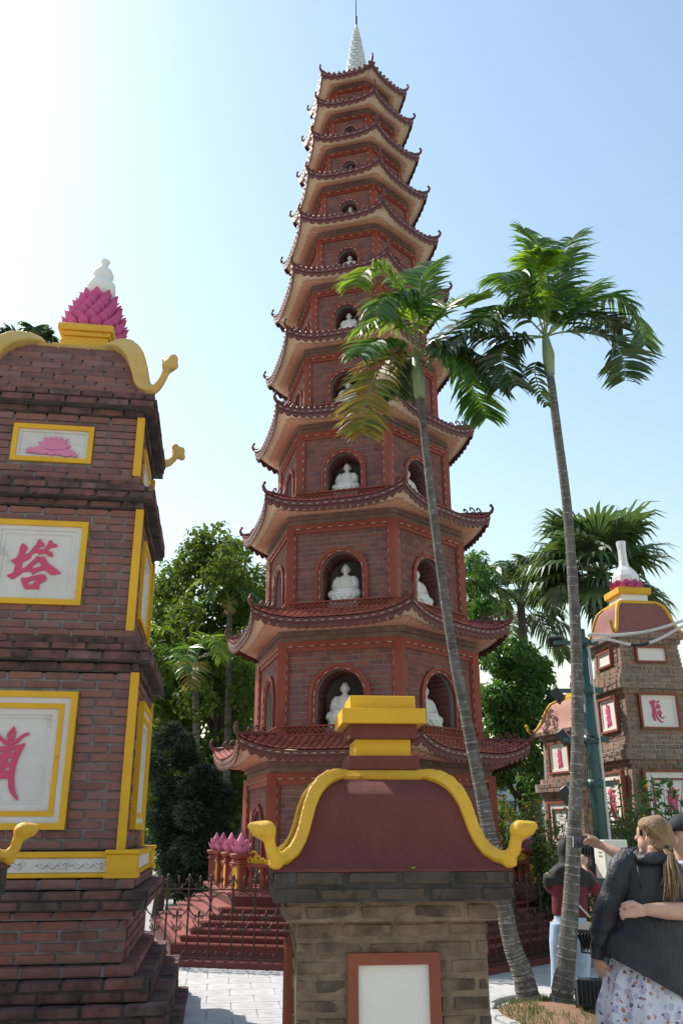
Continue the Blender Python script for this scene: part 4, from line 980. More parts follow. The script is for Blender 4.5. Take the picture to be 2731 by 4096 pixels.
# ---------------------------------------------------------------- iron fence round the steps
FA = 3.86; FR_ = FA/C6; MW = FR_/14
def cscroll(b, x, z, r, d, flip=1, rt=.008, turns=1.35, z_flip=1):
    b.tube([(x+flip*(r*math.cos(t)*(1-.1*t)), 0, z+z_flip*(r*math.sin(t)*(1-.1*t))) for t in np.linspace(d, d+turns*2*math.pi, 18)], rt, 5)
bar = MB().box((0, 0, .56), (.02, .02, .93)).lathe([(.013, 0), (.020, .02), (.012, .035), (.024, .06), (.025, .08), (.016, .105), (.006, .115)], 8, (0, 0, 1.02)).lathe([(.017, 0), (.024, .012), (.017, .024)], 8, (0, 0, .99))
BAR = bar.mesh('bar', ('iron',))
sb_ = MB().box((0, 0, .36), (.014, .014, .50)).lathe([(.010, 0), (.018, .02), (.022, .05), (.004, .10)], 8, (0, 0, .60))
SPEAR = MB().box((0, 0, .99), (.012, .012, .11)).lathe([(.010, 0), (.018, .02), (.021, .045), (.004, .09)], 8, (0, 0, 1.03)).mesh('spear', ('iron',))
SBAR = sb_.mesh('short_bar', ('iron',))
sw = MB(); h = MW/2
sw.tube([(.5*MW*.97*math.cos(t), 0, .755+.150*math.sin(t)) for t in np.linspace(0, 2*math.pi, 25)], .009, 6, cap=False)
for f in (-1, 1):
    cscroll(sw, f*.052, .60, .034, 1.2, f, .007); cscroll(sw, f*.045, .47, .030, -1.8, f, .007)
    sw.tube([(f*.012, 0, .42), (f*.05, 0, .50), (f*.09, 0, .56)], .006, 5)
    cscroll(sw, f*.055, 1.0, .036, 3.3, f, .007); sw.tube([(f*.02, 0, .96), (f*.05, 0, .965), (f*.12, 0, 1.03), (f*.145, 0, 1.08)], .006, 5); cscroll(sw, f*.118, 1.05, .022, 0.3, f, .006)
    cscroll(sw, f*.05, .165, .032, 1.6, f, .006); cscroll(sw, f*.115, .165, .030, 1.6, -f, .006)
SCR = sw.mesh('scrollwork', ('iron',))
FL_ = {0: 'black wrought iron fence with ring scrolls before the front steps', 1: 'black wrought iron fence angled past the right-hand steps behind the palms', 5: 'black wrought iron fence running back along the left-hand steps'}
for j in (0, 1, 5):
    p = Vector(fpt(j, FA, 0, 0)); p.rotate(Matrix.Rotation(PROT, 3, 'Z'))
    t = thing('iron_fence', FL_[j], 'fence', PC+p, PROT+R_(60*j), 'wrought iron fences around the steps')
    MB().cham((0, 0, .04), (FR_-.02, .10, .09), .008).build('kerb', 'step_red', t)
    for z in (.11, .945): MB().box((0, .0, z), (FR_-.06, .026, .016)).build('rail', 'iron', t)
    for i in range(14):
        x = -FR_/2+(i+.5)*MW
        link('bar', BAR, t, None, (x-MW/2+.012, 0, 0)); link('short_bar', SBAR, t, None, (x+.012, 0, 0)); link('spear', SPEAR, t, None, (x+.012, 0, 0)); link('scrollwork', SCR, t, 'stuff', (x+.012, 0, 0))
    if j == 0:
        for x in (.02, -2.1):
            w_ = link('caster', None, t, None, (x, -.06, 0))
            MB().lathe([(.02, -.018), (.05, -.016), (.055, 0), (.05, .016), (.02, .018)], 14, (0, 0, .058), M=np.array([[0, 0, 1], [1, 0, 0], [0, 1, 0.]])).build('wheel', 'rubber', w_)
            MB().box((0, 0, .115), (.09, .06, .012)).box((-.028, 0, .09), (.008, .03, .06)).box((.028, 0, .09), (.008, .03, .06)).build('fork', 'iron', w_)
# ---------------------------------------------------------------- balustrade with lotus posts
BR_ = 2.80
def post_pos(j, s): return fpt(j, BR_*C6, s*BR_/2, PLAT)
posts = [(0, -1, 'the front left corner of the platform'), (5, .30, 'the left flank, nearer of two middle posts'), (5, -.40, 'the left flank, farther of two middle posts'), (5, -1, 'the far left corner of the platform'),
         (0, 1, 'the front right corner'), (1, .25, 'the right flank behind the palm trunk'), (1, 1, 'the right corner beside the kumquat bush')]
OUT = MB(); LPB = lotus_petal(.15, .17, .045).mesh('petal', ('pink_paint',)); LPO = lotus_petal(.15, .15, .02).mesh('petal', ('pink_paint',))
for j, s_, lab in posts:
    q = Vector(post_pos(j, s_)); q.rotate(Matrix.Rotation(PROT, 3, 'Z')); loc = PC+q
    t = thing('lotus_post', 'red balustrade post with pink lotus bud at '+lab, 'post', loc, PROT+R_(60*j-(30 if abs(s_) == 1 else 0)), 'lotus posts of the balustrade')
    MB().cham((0, 0, .19), (.19, .19, .38), .006).build('shaft', 'trim_red', t)
    MB().cham((0, 0, .395), (.23, .23, .03), .006).cham((0, 0, .425), (.20, .20, .03), .006).lathe([(.10, .44), (.14, .47), (.165, .50), (.165, .53)], 16).build('capital', 'trim_red', t)
    pl_ = [(-.055, .03), (-.055, .30), (-.04, .30), (-.04, .32), (.04, .32), (.04, .30), (.055, .30), (.055, .03), (.04, .03), (.04, .01), (-.04, .01), (-.04, .03)]
    MB().prism(pl_, -.002, .006, lambda x, z, d: (x, -.095-d, z+.02)).build('yellow_plaque', 'yellow_clean', t, fix=True)
    bud = link('lotus_bud', None, t, None, (0, 0, .53)); bud.scale = (.84,)*3
    MB().lathe([(.03, 0), (.075, .03), (.095, .09), (.092, .16), (.075, .23), (.04, .30), (.003, .36)], 14).build('bud_core', 'pink_paint', bud)
    for r_i, (rad, z, n_, tl, sc_) in enumerate(((.070, .0, 6, 10, 1.15), (.066, .085, 6, 0, .95))):
        for k in range(n_): o = link('petal', LPB, bud, None, (rad*math.cos(6.2832*(k+.5*r_i)/n_), rad*math.sin(6.2832*(k+.5*r_i)/n_), z), (0, R_(tl), 6.2832*(k+.5*r_i)/n_)); o.scale = (sc_,)*3
    for k in range(7): link('petal', LPO, bud, None, (.06*math.cos(.9*k), .06*math.sin(.9*k), .01), (0, R_(100), .8976*k))
VASE = MB().lathe([(.045, 0), (.045, .02), (.03, .04), (.055, .09), (.055, .12), (.03, .20), (.026, .24), (.045, .265), (.045, .29)], 10).mesh('baluster', ('trim_red',))
segs = [(0, -1, .9, 'along the front of the platform'), (5, -1, 1, 'along the left side of the platform'), (1, -1, 1, 'along the right side of the platform')]
for j, a_, b_, lab in segs:
    q = Vector(fpt(j, BR_*C6, 0, PLAT)); q.rotate(Matrix.Rotation(PROT, 3, 'Z'))
    t = thing('balustrade', 'low red balustrade with vase-shaped balusters '+lab, 'balustrade', PC+q, PROT+R_(60*j), 'balustrade runs of the platform')
    MB().cham((0, 0, .36), (BR_-.2, .10, .05), .006).build('top_rail', 'trim_red', t); MB().cham((0, 0, .015), (BR_-.2, .12, .03), .004).build('bottom_rail', 'trim_red', t)
    n_ = 15
    for k in range(n_): o = link('baluster', VASE, t, None, (-BR_/2+.17+k*(BR_-.34)/(n_-1), 0, .03)); o.scale = (1, 1, 1.06)
# yellow openwork ornaments on the rails
for j, s_, dr, lab in ((0, -1, 1, 'beside the front left lotus post'), (1, 1, -1, 'beside the right-hand lotus post')):
    q = Vector(fpt(j, BR_*C6, s_*BR_/2+dr*.30, PLAT+.385)); q.rotate(Matrix.Rotation(PROT, 3, 'Z')); b = MB()
    for (cx, cz, r, t0, tn) in ((-.10, .11, .07, 0, 6.5), (-.02, .075, .055, 2, 7), (-.15, .05, .04, 1, 6), (.06, .045, .035, 3, 6.5), (-.07, .04, .04, 0, 6), (.12, .025, .025, 2, 6), (.17, .018, .02, 1, 5)):
        b.tube([(dr*(cx+r*math.cos(t)*(1-.07*(t-t0))), 0, cz+r*math.sin(t)*(1-.07*(t-t0))) for t in np.linspace(t0, t0+tn, 20)], .017, 6)
    b.tube([(dr*-.18, 0, .012), (0, 0, .012), (dr*.22, 0, .01)], .014, 6)
    o = b.build('scroll_ornament', 'yellow_clean', None, None, PC+q, (0, 0, PROT+R_(60*j))); tag(o, 'yellow openwork scroll ornament on the red rail '+lab, 'ornament', 'yellow scrolls on the balustrade')
# standing rock
b = MB(); b.ell((0, 0, 1.0), (.34, .26, 1.1), None, 28, 24); v = b.v[0]
nz = np.array([sum(math.sin(3.1*k*p[0]+1.7*k)*math.sin(2.3*k*p[2]+k)*math.cos(2.9*k*p[1]) / k for k in (1, 2, 3, 5)) for p in v]); b.v[0] = v*np.stack([1+.22*nz, 1+.22*nz, 1+.05*nz], 1)
rk = b.build('standing_rock', 'rock', None, None, (-1.92, 18.3, 0)); tag(rk, 'rough grey standing rock behind the lotus posts, left of the pagoda', 'rock')
# ---------------------------------------------------------------- green lamp pole, floodlights, cabinet, cables
PX, PY = 3.12, 11.0
t = thing('lamp_pole', 'dark green steel pole with clamps and grey conduits behind the palm trunk', 'pole', (PX, PY, 0))
MB().tube([(0, 0, 0), (0, 0, 2.2), (0, 0, 4.15)], [.085, .078, .062], 16).tube([(0, 0, 0), (0, 0, .06)], .12, 16).build('shaft', 'pole_green', t)
for z in (3.98, 3.36, 2.75, 2.22): MB().tube([(0, 0, z-.05), (0, 0, z+.05)], .098, 16).box((.15, 0, z), (.14, .05, .07)).box((-.2, .02, z), (.30, .05, .05)).build('clamp', 'pole_green', t)
MB().tube([(.09, -.03, .0), (.095, -.03, 2.0), (.088, -.03, 3.2), (.08, -.03, 3.9)], .02, 8).build('conduit', 'cable_grey', t)
MB().tube([(.08, -.07, 3.96), (.0, -.11, 3.93), (-.05, -.09, 4.0)], .008, 6).tube([(.08, -.08, 2.74), (.0, -.11, 2.78), (-.09, -.06, 2.80)], .008, 6).tube([(-.07, -.08, 2.55), (-.09, -.09, 2.3), (-.03, -.1, 2.0)], .006, 6).tube([(-.12, -.1, 2.1), (-.16, -.1, 1.85), (-.24, -.1, 1.8), (-.34, -.1, 1.95)], .006, 6).build('cable', 'cable_black', t)
def floodlight(label, loc, rot, sc=1.0, group='black floodlights', bracket=True, tilt=-35):
    t = thing('floodlight', label, 'floodlight', loc, rot, group)
    h = link('housing', None, t, None, (0, 0, 0), (R_(tilt), 0, 0))
    MB().cham((0, 0, 0), (.34*sc, .13*sc, .25*sc), .02*sc).build('body', 'lamp_black', h)
    MB().cham((0, -.072*sc, 0), (.30*sc, .012*sc, .21*sc), .004).build('glass_cover', 'lamp_glass', h)
    f = MB()
    for k in range(9): f.box(((k-4)*.036*sc, .085*sc, 0), (.008*sc, .05*sc, .20*sc))
    f.build('cooling_fins', 'lamp_black', h)
    b = MB()
    for s_ in (-1, 1): b.box((s_*.18*sc, 0, -.06*sc), (.012*sc, .04*sc, .20*sc))
    b.box((0, 0, -.16*sc), (.37*sc, .04*sc, .012*sc)).build('bracket', 'lamp_black', t)
    return t
floodlight('topmost of the black floodlights clamped to the green pole', (PX-.30, PY+.12, 4.02), R_(160), .55, tilt=-20)
floodlight('second floodlight from the top of the green pole, tilted to the pagoda', (PX-.33, PY+.12, 3.33), R_(70), .68)
floodlight('third floodlight down the green pole, just above the lit panel', (PX-.30, PY+.12, 2.80), R_(70), .68)
floodlight('fourth floodlight on the green pole, above the flowering bush', (PX-.30, PY+.12, 2.10), R_(60), .8)
floodlight('lowest floodlight on the green pole, behind the held phone', (PX-.22, PY-.05, 1.50), R_(180), .95, tilt=0)
floodlight('floodlight at hip height between the palm trunk and the black jacket', (2.62, 9.75, .66), R_(140), 1.0, tilt=-40)
floodlight('black floodlight standing on the ground beside the floral skirt', (2.42, 9.25, .22), R_(160), 1.05, tilt=10)
st_ = MB().tube([(0, 0, 0), (0, 0, .5)], .02, 8).tube([(0, 0, 0), (0, 0, .02)], .14, 14).build('lamp_stand', 'lamp_black', None, None, (2.62, 9.78, 0)); tag(st_, 'short black lamp stand carrying the hip-high floodlight', 'lamp stand')
cb = thing('electrical_cabinet', 'cream metal electrical cabinet with vent slots fixed on the green pole', 'cabinet', (PX-.02, PY-.42, 1.17), R_(14))
MB().cham((0, 0, .205), (.30, .24, .41), .006).build('body', 'cabinet', cb)
MB().cham((0, -.125, .205), (.28, .012, .39), .004).build('door', 'cabinet', cb)
v_ = MB()
for k in range(4): v_.box((-.152, -.02, .24+.04*k), (.008, .08, .014))
v_.build('vent_slot', 'lamp_glass', cb); MB().box((0, 0, -.55), (.05, .05, 1.15)).build('leg', 'lamp_black', cb)
cu = bpy.data.curves.new('lettering', 'FONT'); cu.body = 'D. CS'; cu.size = .07; cu.extrude = .0015
to = bpy.data.objects.new('tmpt', cu); COL.objects.link(to); dg = bpy.context.evaluated_depsgraph_get(); dg.update()
tm = bpy.data.meshes.new_from_object(to.evaluated_get(dg)); bpy.data.objects.remove(to); tm.materials.clear(); tm.materials.append(MATS['white_stone'])
link('lettering', tm, cb, None, (-.11, -.134, .09), (math.pi/2, 0, 0))
MB().box((-.02, -.134, .24), (.012, .004, .09)).box((-.03, -.134, .20), (.03, .004, .012)).build('painted_mark', 'white_stone', cb)
for nm, pts in (('upper', [(2352, 2545), (2368, 2537), (2450, 2541), (2560, 2530), (2660, 2506), (2790, 2462)]), ('lower', [(2362, 2566), (2400, 2557), (2450, 2562), (2510, 2577), (2570, 2578), (2640, 2553), (2700, 2520), (2790, 2476)])):
    b = MB(); path = [P(u, v, PY-.05) for u, v in pts]
    fine = []
    for i in range(len(path)-1):
        p0, p1, p2, p3 = path[max(0, i-1)], path[i], path[i+1], path[min(len(path)-1, i+2)]
        for k in range(6):
            q = k/6; fine.append(.5*((2*p1)+(p2-p0)*q+(2*p0-5*p1+4*p2-p3)*q*q+(3*p1-p0-3*p2+p3)*q**3))
    b.tube(fine+[path[-1]], .019, 8); o = b.build('overhead_cable', 'cable_grey'); tag(o, 'thick grey conduit leaving the green pole to the right, the %s of two' % nm, 'cable', 'grey conduits from the pole')
    if nm == 'lower': MB().tube(fine[19:27], .0215, 8).build('tape_wrap', 'cable_black', o)
# ---------------------------------------------------------------- vegetation
def tri_mesh(name, V, F, mats, parent, kind=None, smooth=False):
    me = bpy.data.meshes.new(name); me.from_pydata(V.tolist(), [], F.tolist())
    for m in mats: me.materials.append(MATS[m])
    if smooth: me.polygons.foreach_set('use_smooth', [True]*len(me.polygons))
    me.update(); return link(name, me, parent, kind)
def leaves(name, blobs, n, size, m, parent, seed=0, aspect=.5, updir=.6, shell=.55, droop=.25, local=None, kind=None):
    """n folded leaves spread through ellipsoid blobs [(centre, radii)] -> one mesh"""
    rs = np.random.RandomState(seed)
    vol = np.array([b[1][0]*b[1][1]*b[1][2] for b in blobs])**.8; idx = rs.choice(len(blobs), n, p=vol/vol.sum())
    C = np.array([b[0] for b in blobs])[idx]; R = np.array([b[1] for b in blobs])[idx]
    d = rs.normal(size=(n, 3)); d /= np.linalg.norm(d, axis=1, keepdims=True)
    r = (shell+(1-shell)*rs.rand(n))**.6
    r = np.where(rs.rand(n) < .12, r*1.18, r)
    p = C+d*R*r[:, None]
    nrm = d*.7+np.array([0, 0, updir])+rs.normal(size=(n, 3))*.55; nrm /= np.linalg.norm(nrm, axis=1, keepdims=True)
    ax = rs.normal(size=(n, 3))+d*.7; ax[:, 2] -= droop*2; ax -= nrm*(ax*nrm).sum(1, keepdims=True); ax /= np.linalg.norm(ax, axis=1, keepdims=True)
    sd = np.cross(nrm, ax); L = (size*rs.uniform(.6, 1.25, n))[:, None]; W = L*aspect*.5
    fold = nrm*L*.10
    a = p; bq = p+ax*L*.45+sd*W+fold; c = p+ax*L-nrm*L*.12; dq = p+ax*L*.45-sd*W+fold; mid = p+ax*L*.5-fold*.3
    V = np.stack([a, bq, c, dq, mid], 1).reshape(-1, 3); k = np.arange(n)[:, None]*5
    F = np.concatenate([k+[0, 1, 4], k+[1, 2, 4], k+[2, 3, 4], k+[3, 0, 4]], 0)
    return tri_mesh(name, V, F, (m,), parent, kind)
def tree(name, label, base, trunk, limbs, blobs, n, size, m, seed=0, cat='tree', group=None, bark='bark_dark', **kw):
    """trunk: list of (dx,dy,z,r); limbs: list of paths; blobs relative to base"""
    t = thing(name, label, cat, base, 0, group)
    b = MB(); b.tube([q[:3] for q in trunk], [q[3] for q in trunk], 10)
    for path, r0, r1 in limbs: b.tube(path, [r0+(r1-r0)*i/(len(path)-1) for i in range(len(path))], 6)
    b.build('trunk', bark, t)
    leaves('crown', blobs, n, size, m, t, seed, **kw)
    return t
def clumps(c, R, n, r, seed, flat=.75):
    """clump centres spread over an ellipsoid so that the outline is uneven"""
    rs = np.random.RandomState(seed); out = []
    for i in range(n):
        d = rs.normal(size=3); d /= np.linalg.norm(d); q = .45+.55*rs.rand()
        s = r*rs.uniform(.6, 1.25); out.append((tuple(np.array(c)+d*np.array(R)*q), (s, s, s*flat)))
    return out
def frond(rach, m, parent, name='frond', n=30, ll=.36, lw=.028, up=(0, 0, 1), start=.2, lift=.15, droop=.5, fwd=.75, seed=0, rr=.014, tips=True, taper=.5):
    """pinnate palm leaf along the polyline rach (Vectors)"""
    rs = np.random.RandomState(seed); pts = [np.array(p) for p in rach]
    fine = []
    for i in range(len(pts)-1):
        p0, p1, p2, p3 = pts[max(0, i-1)], pts[i], pts[i+1], pts[min(len(pts)-1, i+2)]
        for k in range(8):
            q = k/8; fine.append(.5*((2*p1)+(p2-p0)*q+(2*p0-5*p1+4*p2-p3)*q*q+(3*p1-p0-3*p2+p3)*q**3))
    fine.append(pts[-1]); fine = np.array(fine); K = len(fine)
    b = MB(); b.tube([tuple(p) for p in fine], [rr*(1-.75*i/(K-1)) for i in range(K)], 5, 1)
    V = []; F = []; up = np.array(up, float); g = np.array([0, 0, -1.0])
    for i in range(n):
        t = start+(1-start)*(i+.5)/n; x = t*(K-1); k = min(int(x), K-2); p = fine[k]+(fine[k+1]-fine[k])*(x-k)
        tg = fine[min(k+2, K-1)]-fine[max(k-1, 0)]; tg /= np.linalg.norm(tg)
        sd = np.cross(tg, up); l_ = np.linalg.norm(sd); sd = sd/l_ if l_ > 1e-3 else np.array([1., 0, 0]); nn = np.cross(sd, tg)
        for sg in (-1, 1):
            L = ll*(math.sin(math.pi*(.12+.80*t))**.6)*rs.uniform(.85, 1.12); f_ = fwd*(.6+.8*t)
            d = sd*sg+tg*f_+nn*(lift+rs.normal()*.10)+rs.normal(size=3)*.05; d /= np.linalg.norm(d)
            w = lw*rs.uniform(.85, 1.15); wd = np.cross(d, nn); wd /= np.linalg.norm(wd)
            th = rs.normal()*.5; wd = wd*math.cos(th)+np.cross(d, wd)*math.sin(th)
            dr = droop*rs.uniform(.5, 1.5); q0 = p; q = [p]
            dd = d.copy()
            for s_ in range(4):
                dd = dd+g*dr*.24*(s_+.3); dd /= np.linalg.norm(dd); q.append(q[-1]+dd*L/4)
            k0 = len(V)
            for s_, ww in enumerate((.45, 1, .95, .6)): V += [q[s_]+wd*w*ww*.5, q[s_]-wd*w*ww*.5]
            V.append(q[4])
            F += [(k0, k0+1, k0+3, k0+2), (k0+2, k0+3, k0+5, k0+4), (k0+4, k0+5, k0+7, k0+6), (k0+6, k0+7, k0+8)]
    b.add(V, F, 0, False)
    return b.build(name, (m, 'rachis'), parent)
def palm_trunk(t, path, rad, ringmat='trunk_ring', n=60):
    path = [Vector(p) for p in path]; fine = []; fr = []
    for i in range(len(path)-1):
        p0, p1, p2, p3 = path[max(0, i-1)], path[i], path[i+1], path[min(len(path)-1, i+2)]
        for k in range(6):
            q = k/6; fine.append(.5*((2*p1)+(p2-p0)*q+(2*p0-5*p1+4*p2-p3)*q*q+(3*p1-p0-3*p2+p3)*q**3)); fr.append(rad[i]+(rad[i+1]-rad[i])*q)
    fine.append(path[-1]); fr.append(rad[-1])
    rs = random.Random(3); K = len(fine)
    MB().tube(fine, [r*(1+rs.uniform(-.03, .03)) for r in fr], 12).build('trunk', 'trunk', t)
    b = MB()
    for i in range(n):
        x = (i+rs.uniform(.2, .8))/n*(K-1); k = min(int(x), K-2); p = fine[k].lerp(fine[k+1], x-k); r = fr[k]; tg = (fine[k+1]-fine[k]).normalized()
        tl = Vector((rs.uniform(-.05, .05), rs.uniform(-.05, .05), 0)); h_ = r*rs.uniform(.03, .10)
        b.tube([p-(tg+tl)*h_, p+(tg+tl)*h_], [r*1.03, r*1.025], 12, cap=False)
    b.build('leaf_scar_rings', ringmat, t, 'stuff')
def c6(x, y): return 1350+x*.829, 850+y*.829
# the two palms in front
for (lab, Y, tr, rad, shaft, base_px, fr) in (
    ('slender palm leaning across the pagoda with a yellowing lower frond', 9.9,
     [(2120, 4035), (2090, 3900), (2047, 3780), (2003, 3571), (1960, 3362), (1934, 3223), (1881, 2962), (1812, 2613), (1760, 2265), (1716, 1916), (1681, 1600)],
     [.130, .105, .092, .084, .078, .074, .067, .059, .054, .050, .047], [(1678, 1580), (1672, 1510), (1661, 1430)], (375, 700),
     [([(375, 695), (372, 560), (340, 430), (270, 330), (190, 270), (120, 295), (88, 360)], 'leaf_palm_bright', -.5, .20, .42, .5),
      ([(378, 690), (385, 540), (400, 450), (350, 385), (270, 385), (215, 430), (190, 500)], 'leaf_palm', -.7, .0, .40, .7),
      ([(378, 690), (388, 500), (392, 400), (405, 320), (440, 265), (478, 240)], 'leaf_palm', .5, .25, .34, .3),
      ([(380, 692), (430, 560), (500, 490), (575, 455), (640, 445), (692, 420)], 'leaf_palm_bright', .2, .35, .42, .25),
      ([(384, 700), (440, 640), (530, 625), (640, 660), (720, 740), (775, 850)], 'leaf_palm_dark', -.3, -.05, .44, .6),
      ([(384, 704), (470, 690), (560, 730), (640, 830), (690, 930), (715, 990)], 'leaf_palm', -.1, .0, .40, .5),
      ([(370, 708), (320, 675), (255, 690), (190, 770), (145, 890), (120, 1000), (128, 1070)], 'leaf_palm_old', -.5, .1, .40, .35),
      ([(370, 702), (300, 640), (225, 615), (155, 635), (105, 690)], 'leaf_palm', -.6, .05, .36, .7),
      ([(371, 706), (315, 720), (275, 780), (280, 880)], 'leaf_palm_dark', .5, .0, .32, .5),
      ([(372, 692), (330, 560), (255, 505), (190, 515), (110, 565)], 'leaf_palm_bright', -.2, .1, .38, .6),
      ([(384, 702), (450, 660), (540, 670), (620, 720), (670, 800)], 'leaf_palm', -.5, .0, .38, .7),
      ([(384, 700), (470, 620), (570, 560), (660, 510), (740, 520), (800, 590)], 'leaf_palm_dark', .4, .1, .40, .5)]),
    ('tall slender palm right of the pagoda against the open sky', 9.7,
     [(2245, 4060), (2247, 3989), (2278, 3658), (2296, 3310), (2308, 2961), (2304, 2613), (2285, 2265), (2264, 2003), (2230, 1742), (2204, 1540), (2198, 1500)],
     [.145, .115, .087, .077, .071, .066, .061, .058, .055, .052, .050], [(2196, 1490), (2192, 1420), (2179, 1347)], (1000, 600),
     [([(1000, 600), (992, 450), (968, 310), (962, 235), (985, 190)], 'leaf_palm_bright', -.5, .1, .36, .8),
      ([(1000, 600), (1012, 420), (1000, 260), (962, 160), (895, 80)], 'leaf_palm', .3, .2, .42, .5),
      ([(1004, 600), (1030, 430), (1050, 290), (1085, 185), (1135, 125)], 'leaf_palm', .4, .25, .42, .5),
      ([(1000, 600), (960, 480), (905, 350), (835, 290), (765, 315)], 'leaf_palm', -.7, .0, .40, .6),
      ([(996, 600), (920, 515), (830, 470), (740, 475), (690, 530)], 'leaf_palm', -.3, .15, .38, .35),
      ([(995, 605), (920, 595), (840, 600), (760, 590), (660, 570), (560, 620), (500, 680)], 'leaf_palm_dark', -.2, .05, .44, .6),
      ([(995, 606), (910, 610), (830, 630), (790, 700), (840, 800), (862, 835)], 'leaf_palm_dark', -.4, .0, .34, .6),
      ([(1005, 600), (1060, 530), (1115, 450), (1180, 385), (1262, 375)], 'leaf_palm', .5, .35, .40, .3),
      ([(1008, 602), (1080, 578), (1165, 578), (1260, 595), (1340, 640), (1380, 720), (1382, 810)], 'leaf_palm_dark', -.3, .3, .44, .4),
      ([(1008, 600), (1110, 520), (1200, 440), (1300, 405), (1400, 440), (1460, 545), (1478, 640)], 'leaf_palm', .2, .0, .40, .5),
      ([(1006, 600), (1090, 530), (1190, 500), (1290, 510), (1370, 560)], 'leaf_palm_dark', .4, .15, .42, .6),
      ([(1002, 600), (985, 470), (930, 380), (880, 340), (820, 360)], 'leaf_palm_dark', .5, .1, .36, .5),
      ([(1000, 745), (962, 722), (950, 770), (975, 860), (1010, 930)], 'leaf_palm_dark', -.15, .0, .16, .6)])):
    b0 = P(tr[0][0], tr[0][1], Y); base = Vector((b0.x, Y, 0.0))
    t = thing('palm_tree', lab, 'palm tree', base)
    W = lambda u, v, dy=0.0: P(u, v, Y+dy)-base
    path = [W(u, v) for u, v in tr]; path[0].z = -.02
    palm_trunk(t, path, rad, n=95)
    MB().tube([W(*shaft[0])-Vector((0, 0, .03)), W(*shaft[1]), W(*shaft[2])], [.066, .080, .044], 12).build('crownshaft', 'crownshaft', t)
    for i, (rp, m, dy, lift, ll, dr) in enumerate(fr):
        k = len(rp); rach = [W(*c6(*q), dy*(j/(k-1))) for j, q in enumerate(rp)]
        if rp[0][1] < 720 or Y > 9.8: rach[0] = W(*shaft[2])
        frond(rach, m, t, n=58 if ll > .2 else 18, ll=ll*1.42, lw=.042, up=(.15*math.sin(i*2.1), -.45, 1), lift=lift, droop=dr, seed=i+10*int(Y*10), fwd=.42)
# left background: tall creeper-hung tree, clipped dark conifer, two young palms
tb = Vector((-3.5, 24, 0))
def rel(u, v, y, base): q = P(u, v, y)-base; return (q.x, q.y, q.z)
bl = []
rs = np.random.RandomState(5)
outl = [(640, 2420, 90), (700, 2330, 90), (740, 2240, 85), (830, 2180, 80), (800, 2300, 110), (900, 2230, 95), (950, 2330, 90), (880, 2380, 120), (960, 2440, 80), (720, 2480, 120), (840, 2520, 130), (640, 2560, 110), (760, 2650, 140), (900, 2640, 120), (680, 2750, 120), (820, 2800, 130), (930, 2790, 110), (985, 2560, 60), (650, 2900, 110), (900, 2950, 110), (1000, 2900, 90), (560, 2650, 150), (480, 2800, 150), (1040, 3050, 80), (960, 3150, 110), (850, 3080, 120), (760, 3200, 140), (650, 3150, 130), (1000, 2720, 60)]
for u, v, r in outl:
    for k in range(4):
        uu, vv, yy = u+rs.normal()*r*.35, v+rs.normal()*r*.35, 24+rs.normal()*1.1; s_ = r/3400*24*rs.uniform(.45, .8)
        bl.append((rel(uu, vv, yy, tb), (s_, s_*1.1, s_*rs.uniform(.8, 1.5))))
bl.append((rel(872, 2135, 24, tb), (.35, .35, .45))); bl.append((rel(805, 2170, 24, tb), (.3, .3, .5)))
trunks = [((rel(778, 2980, 24, tb)), (rel(790, 2700, 24, tb))), ((rel(866, 2980, 23.8, tb)), (rel(860, 2600, 23.8, tb)))]
tree('creeper_tree', 'tall leafy tree hung with creepers behind the left stupa', tb, [(.3, 0, 0, .22), (.2, 0, 2.5, .18), (.1, 0, 5, .12), (.3, 0, 8, .05)],
     [([(-.5, 0, 0), a, b_], .11, .05) for a, b_ in trunks]+[([(.1, 0, 4), (1.2, .2, 6), (1.6, 0, 8)], .09, .03), ([(.1, 0, 4), (-1.0, .2, 6), (-1.6, 0, 7.5)], .09, .03)], bl, 27000, .165, 'leaf_vine', 1, aspect=.75, droop=.5, updir=.5)
tb = Vector((-2.2, 27, 0))
tree('broadleaf_tree', 'sunlit broadleaf tree showing just left of the pagoda walls', tb, [(0, 0, 0, .2), (0, 0, 6, .1)], [], [(rel(u, v, 27+.6*math.sin(u), tb), (.7, .7, .6)) for u, v in ((1010, 2340), (1050, 2320), (1090, 2350), (1000, 2420), (1070, 2430), (1100, 2500), (1010, 2520), (1120, 2400))], 3000, .17, 'leaf_vine', 2, aspect=.6)
tb = Vector((-4.2, 28, 0)); bl = []
for u, v, r in ((620, 2700, 150), (760, 2600, 150), (900, 2650, 140), (1000, 2700, 110), (700, 2850, 160), (850, 2850, 160), (980, 2880, 120), (650, 3030, 160), (800, 3050, 160), (950, 3050, 140), (1060, 2950, 90), (700, 3220, 150), (880, 3220, 150), (1030, 3200, 110), (560, 2900, 150), (500, 3100, 160)):
    for k in range(3): s_ = r/3400*28*rs.uniform(.5, .8); bl.append((rel(u+rs.normal()*r*.3, v+rs.normal()*r*.3, 28+rs.normal()*.8, tb), (s_, s_, s_)))
tree('shade_tree', 'dark dense tree filling the gap behind the creeper tree', tb, [(0, 0, 0, .25), (0, 0, 3, .2), (.2, 0, 6, .1)], [([(0, 0, 2.5), (1.5, 0, 4.5)], .1, .04), ([(0, 0, 2.5), (-1.5, 0, 4.5)], .1, .04)], bl, 14000, .26, 'leaf_gloss', 12, aspect=.55, droop=.5)
cb_ = Vector((-3.7, 18.5, 0)); bl = []
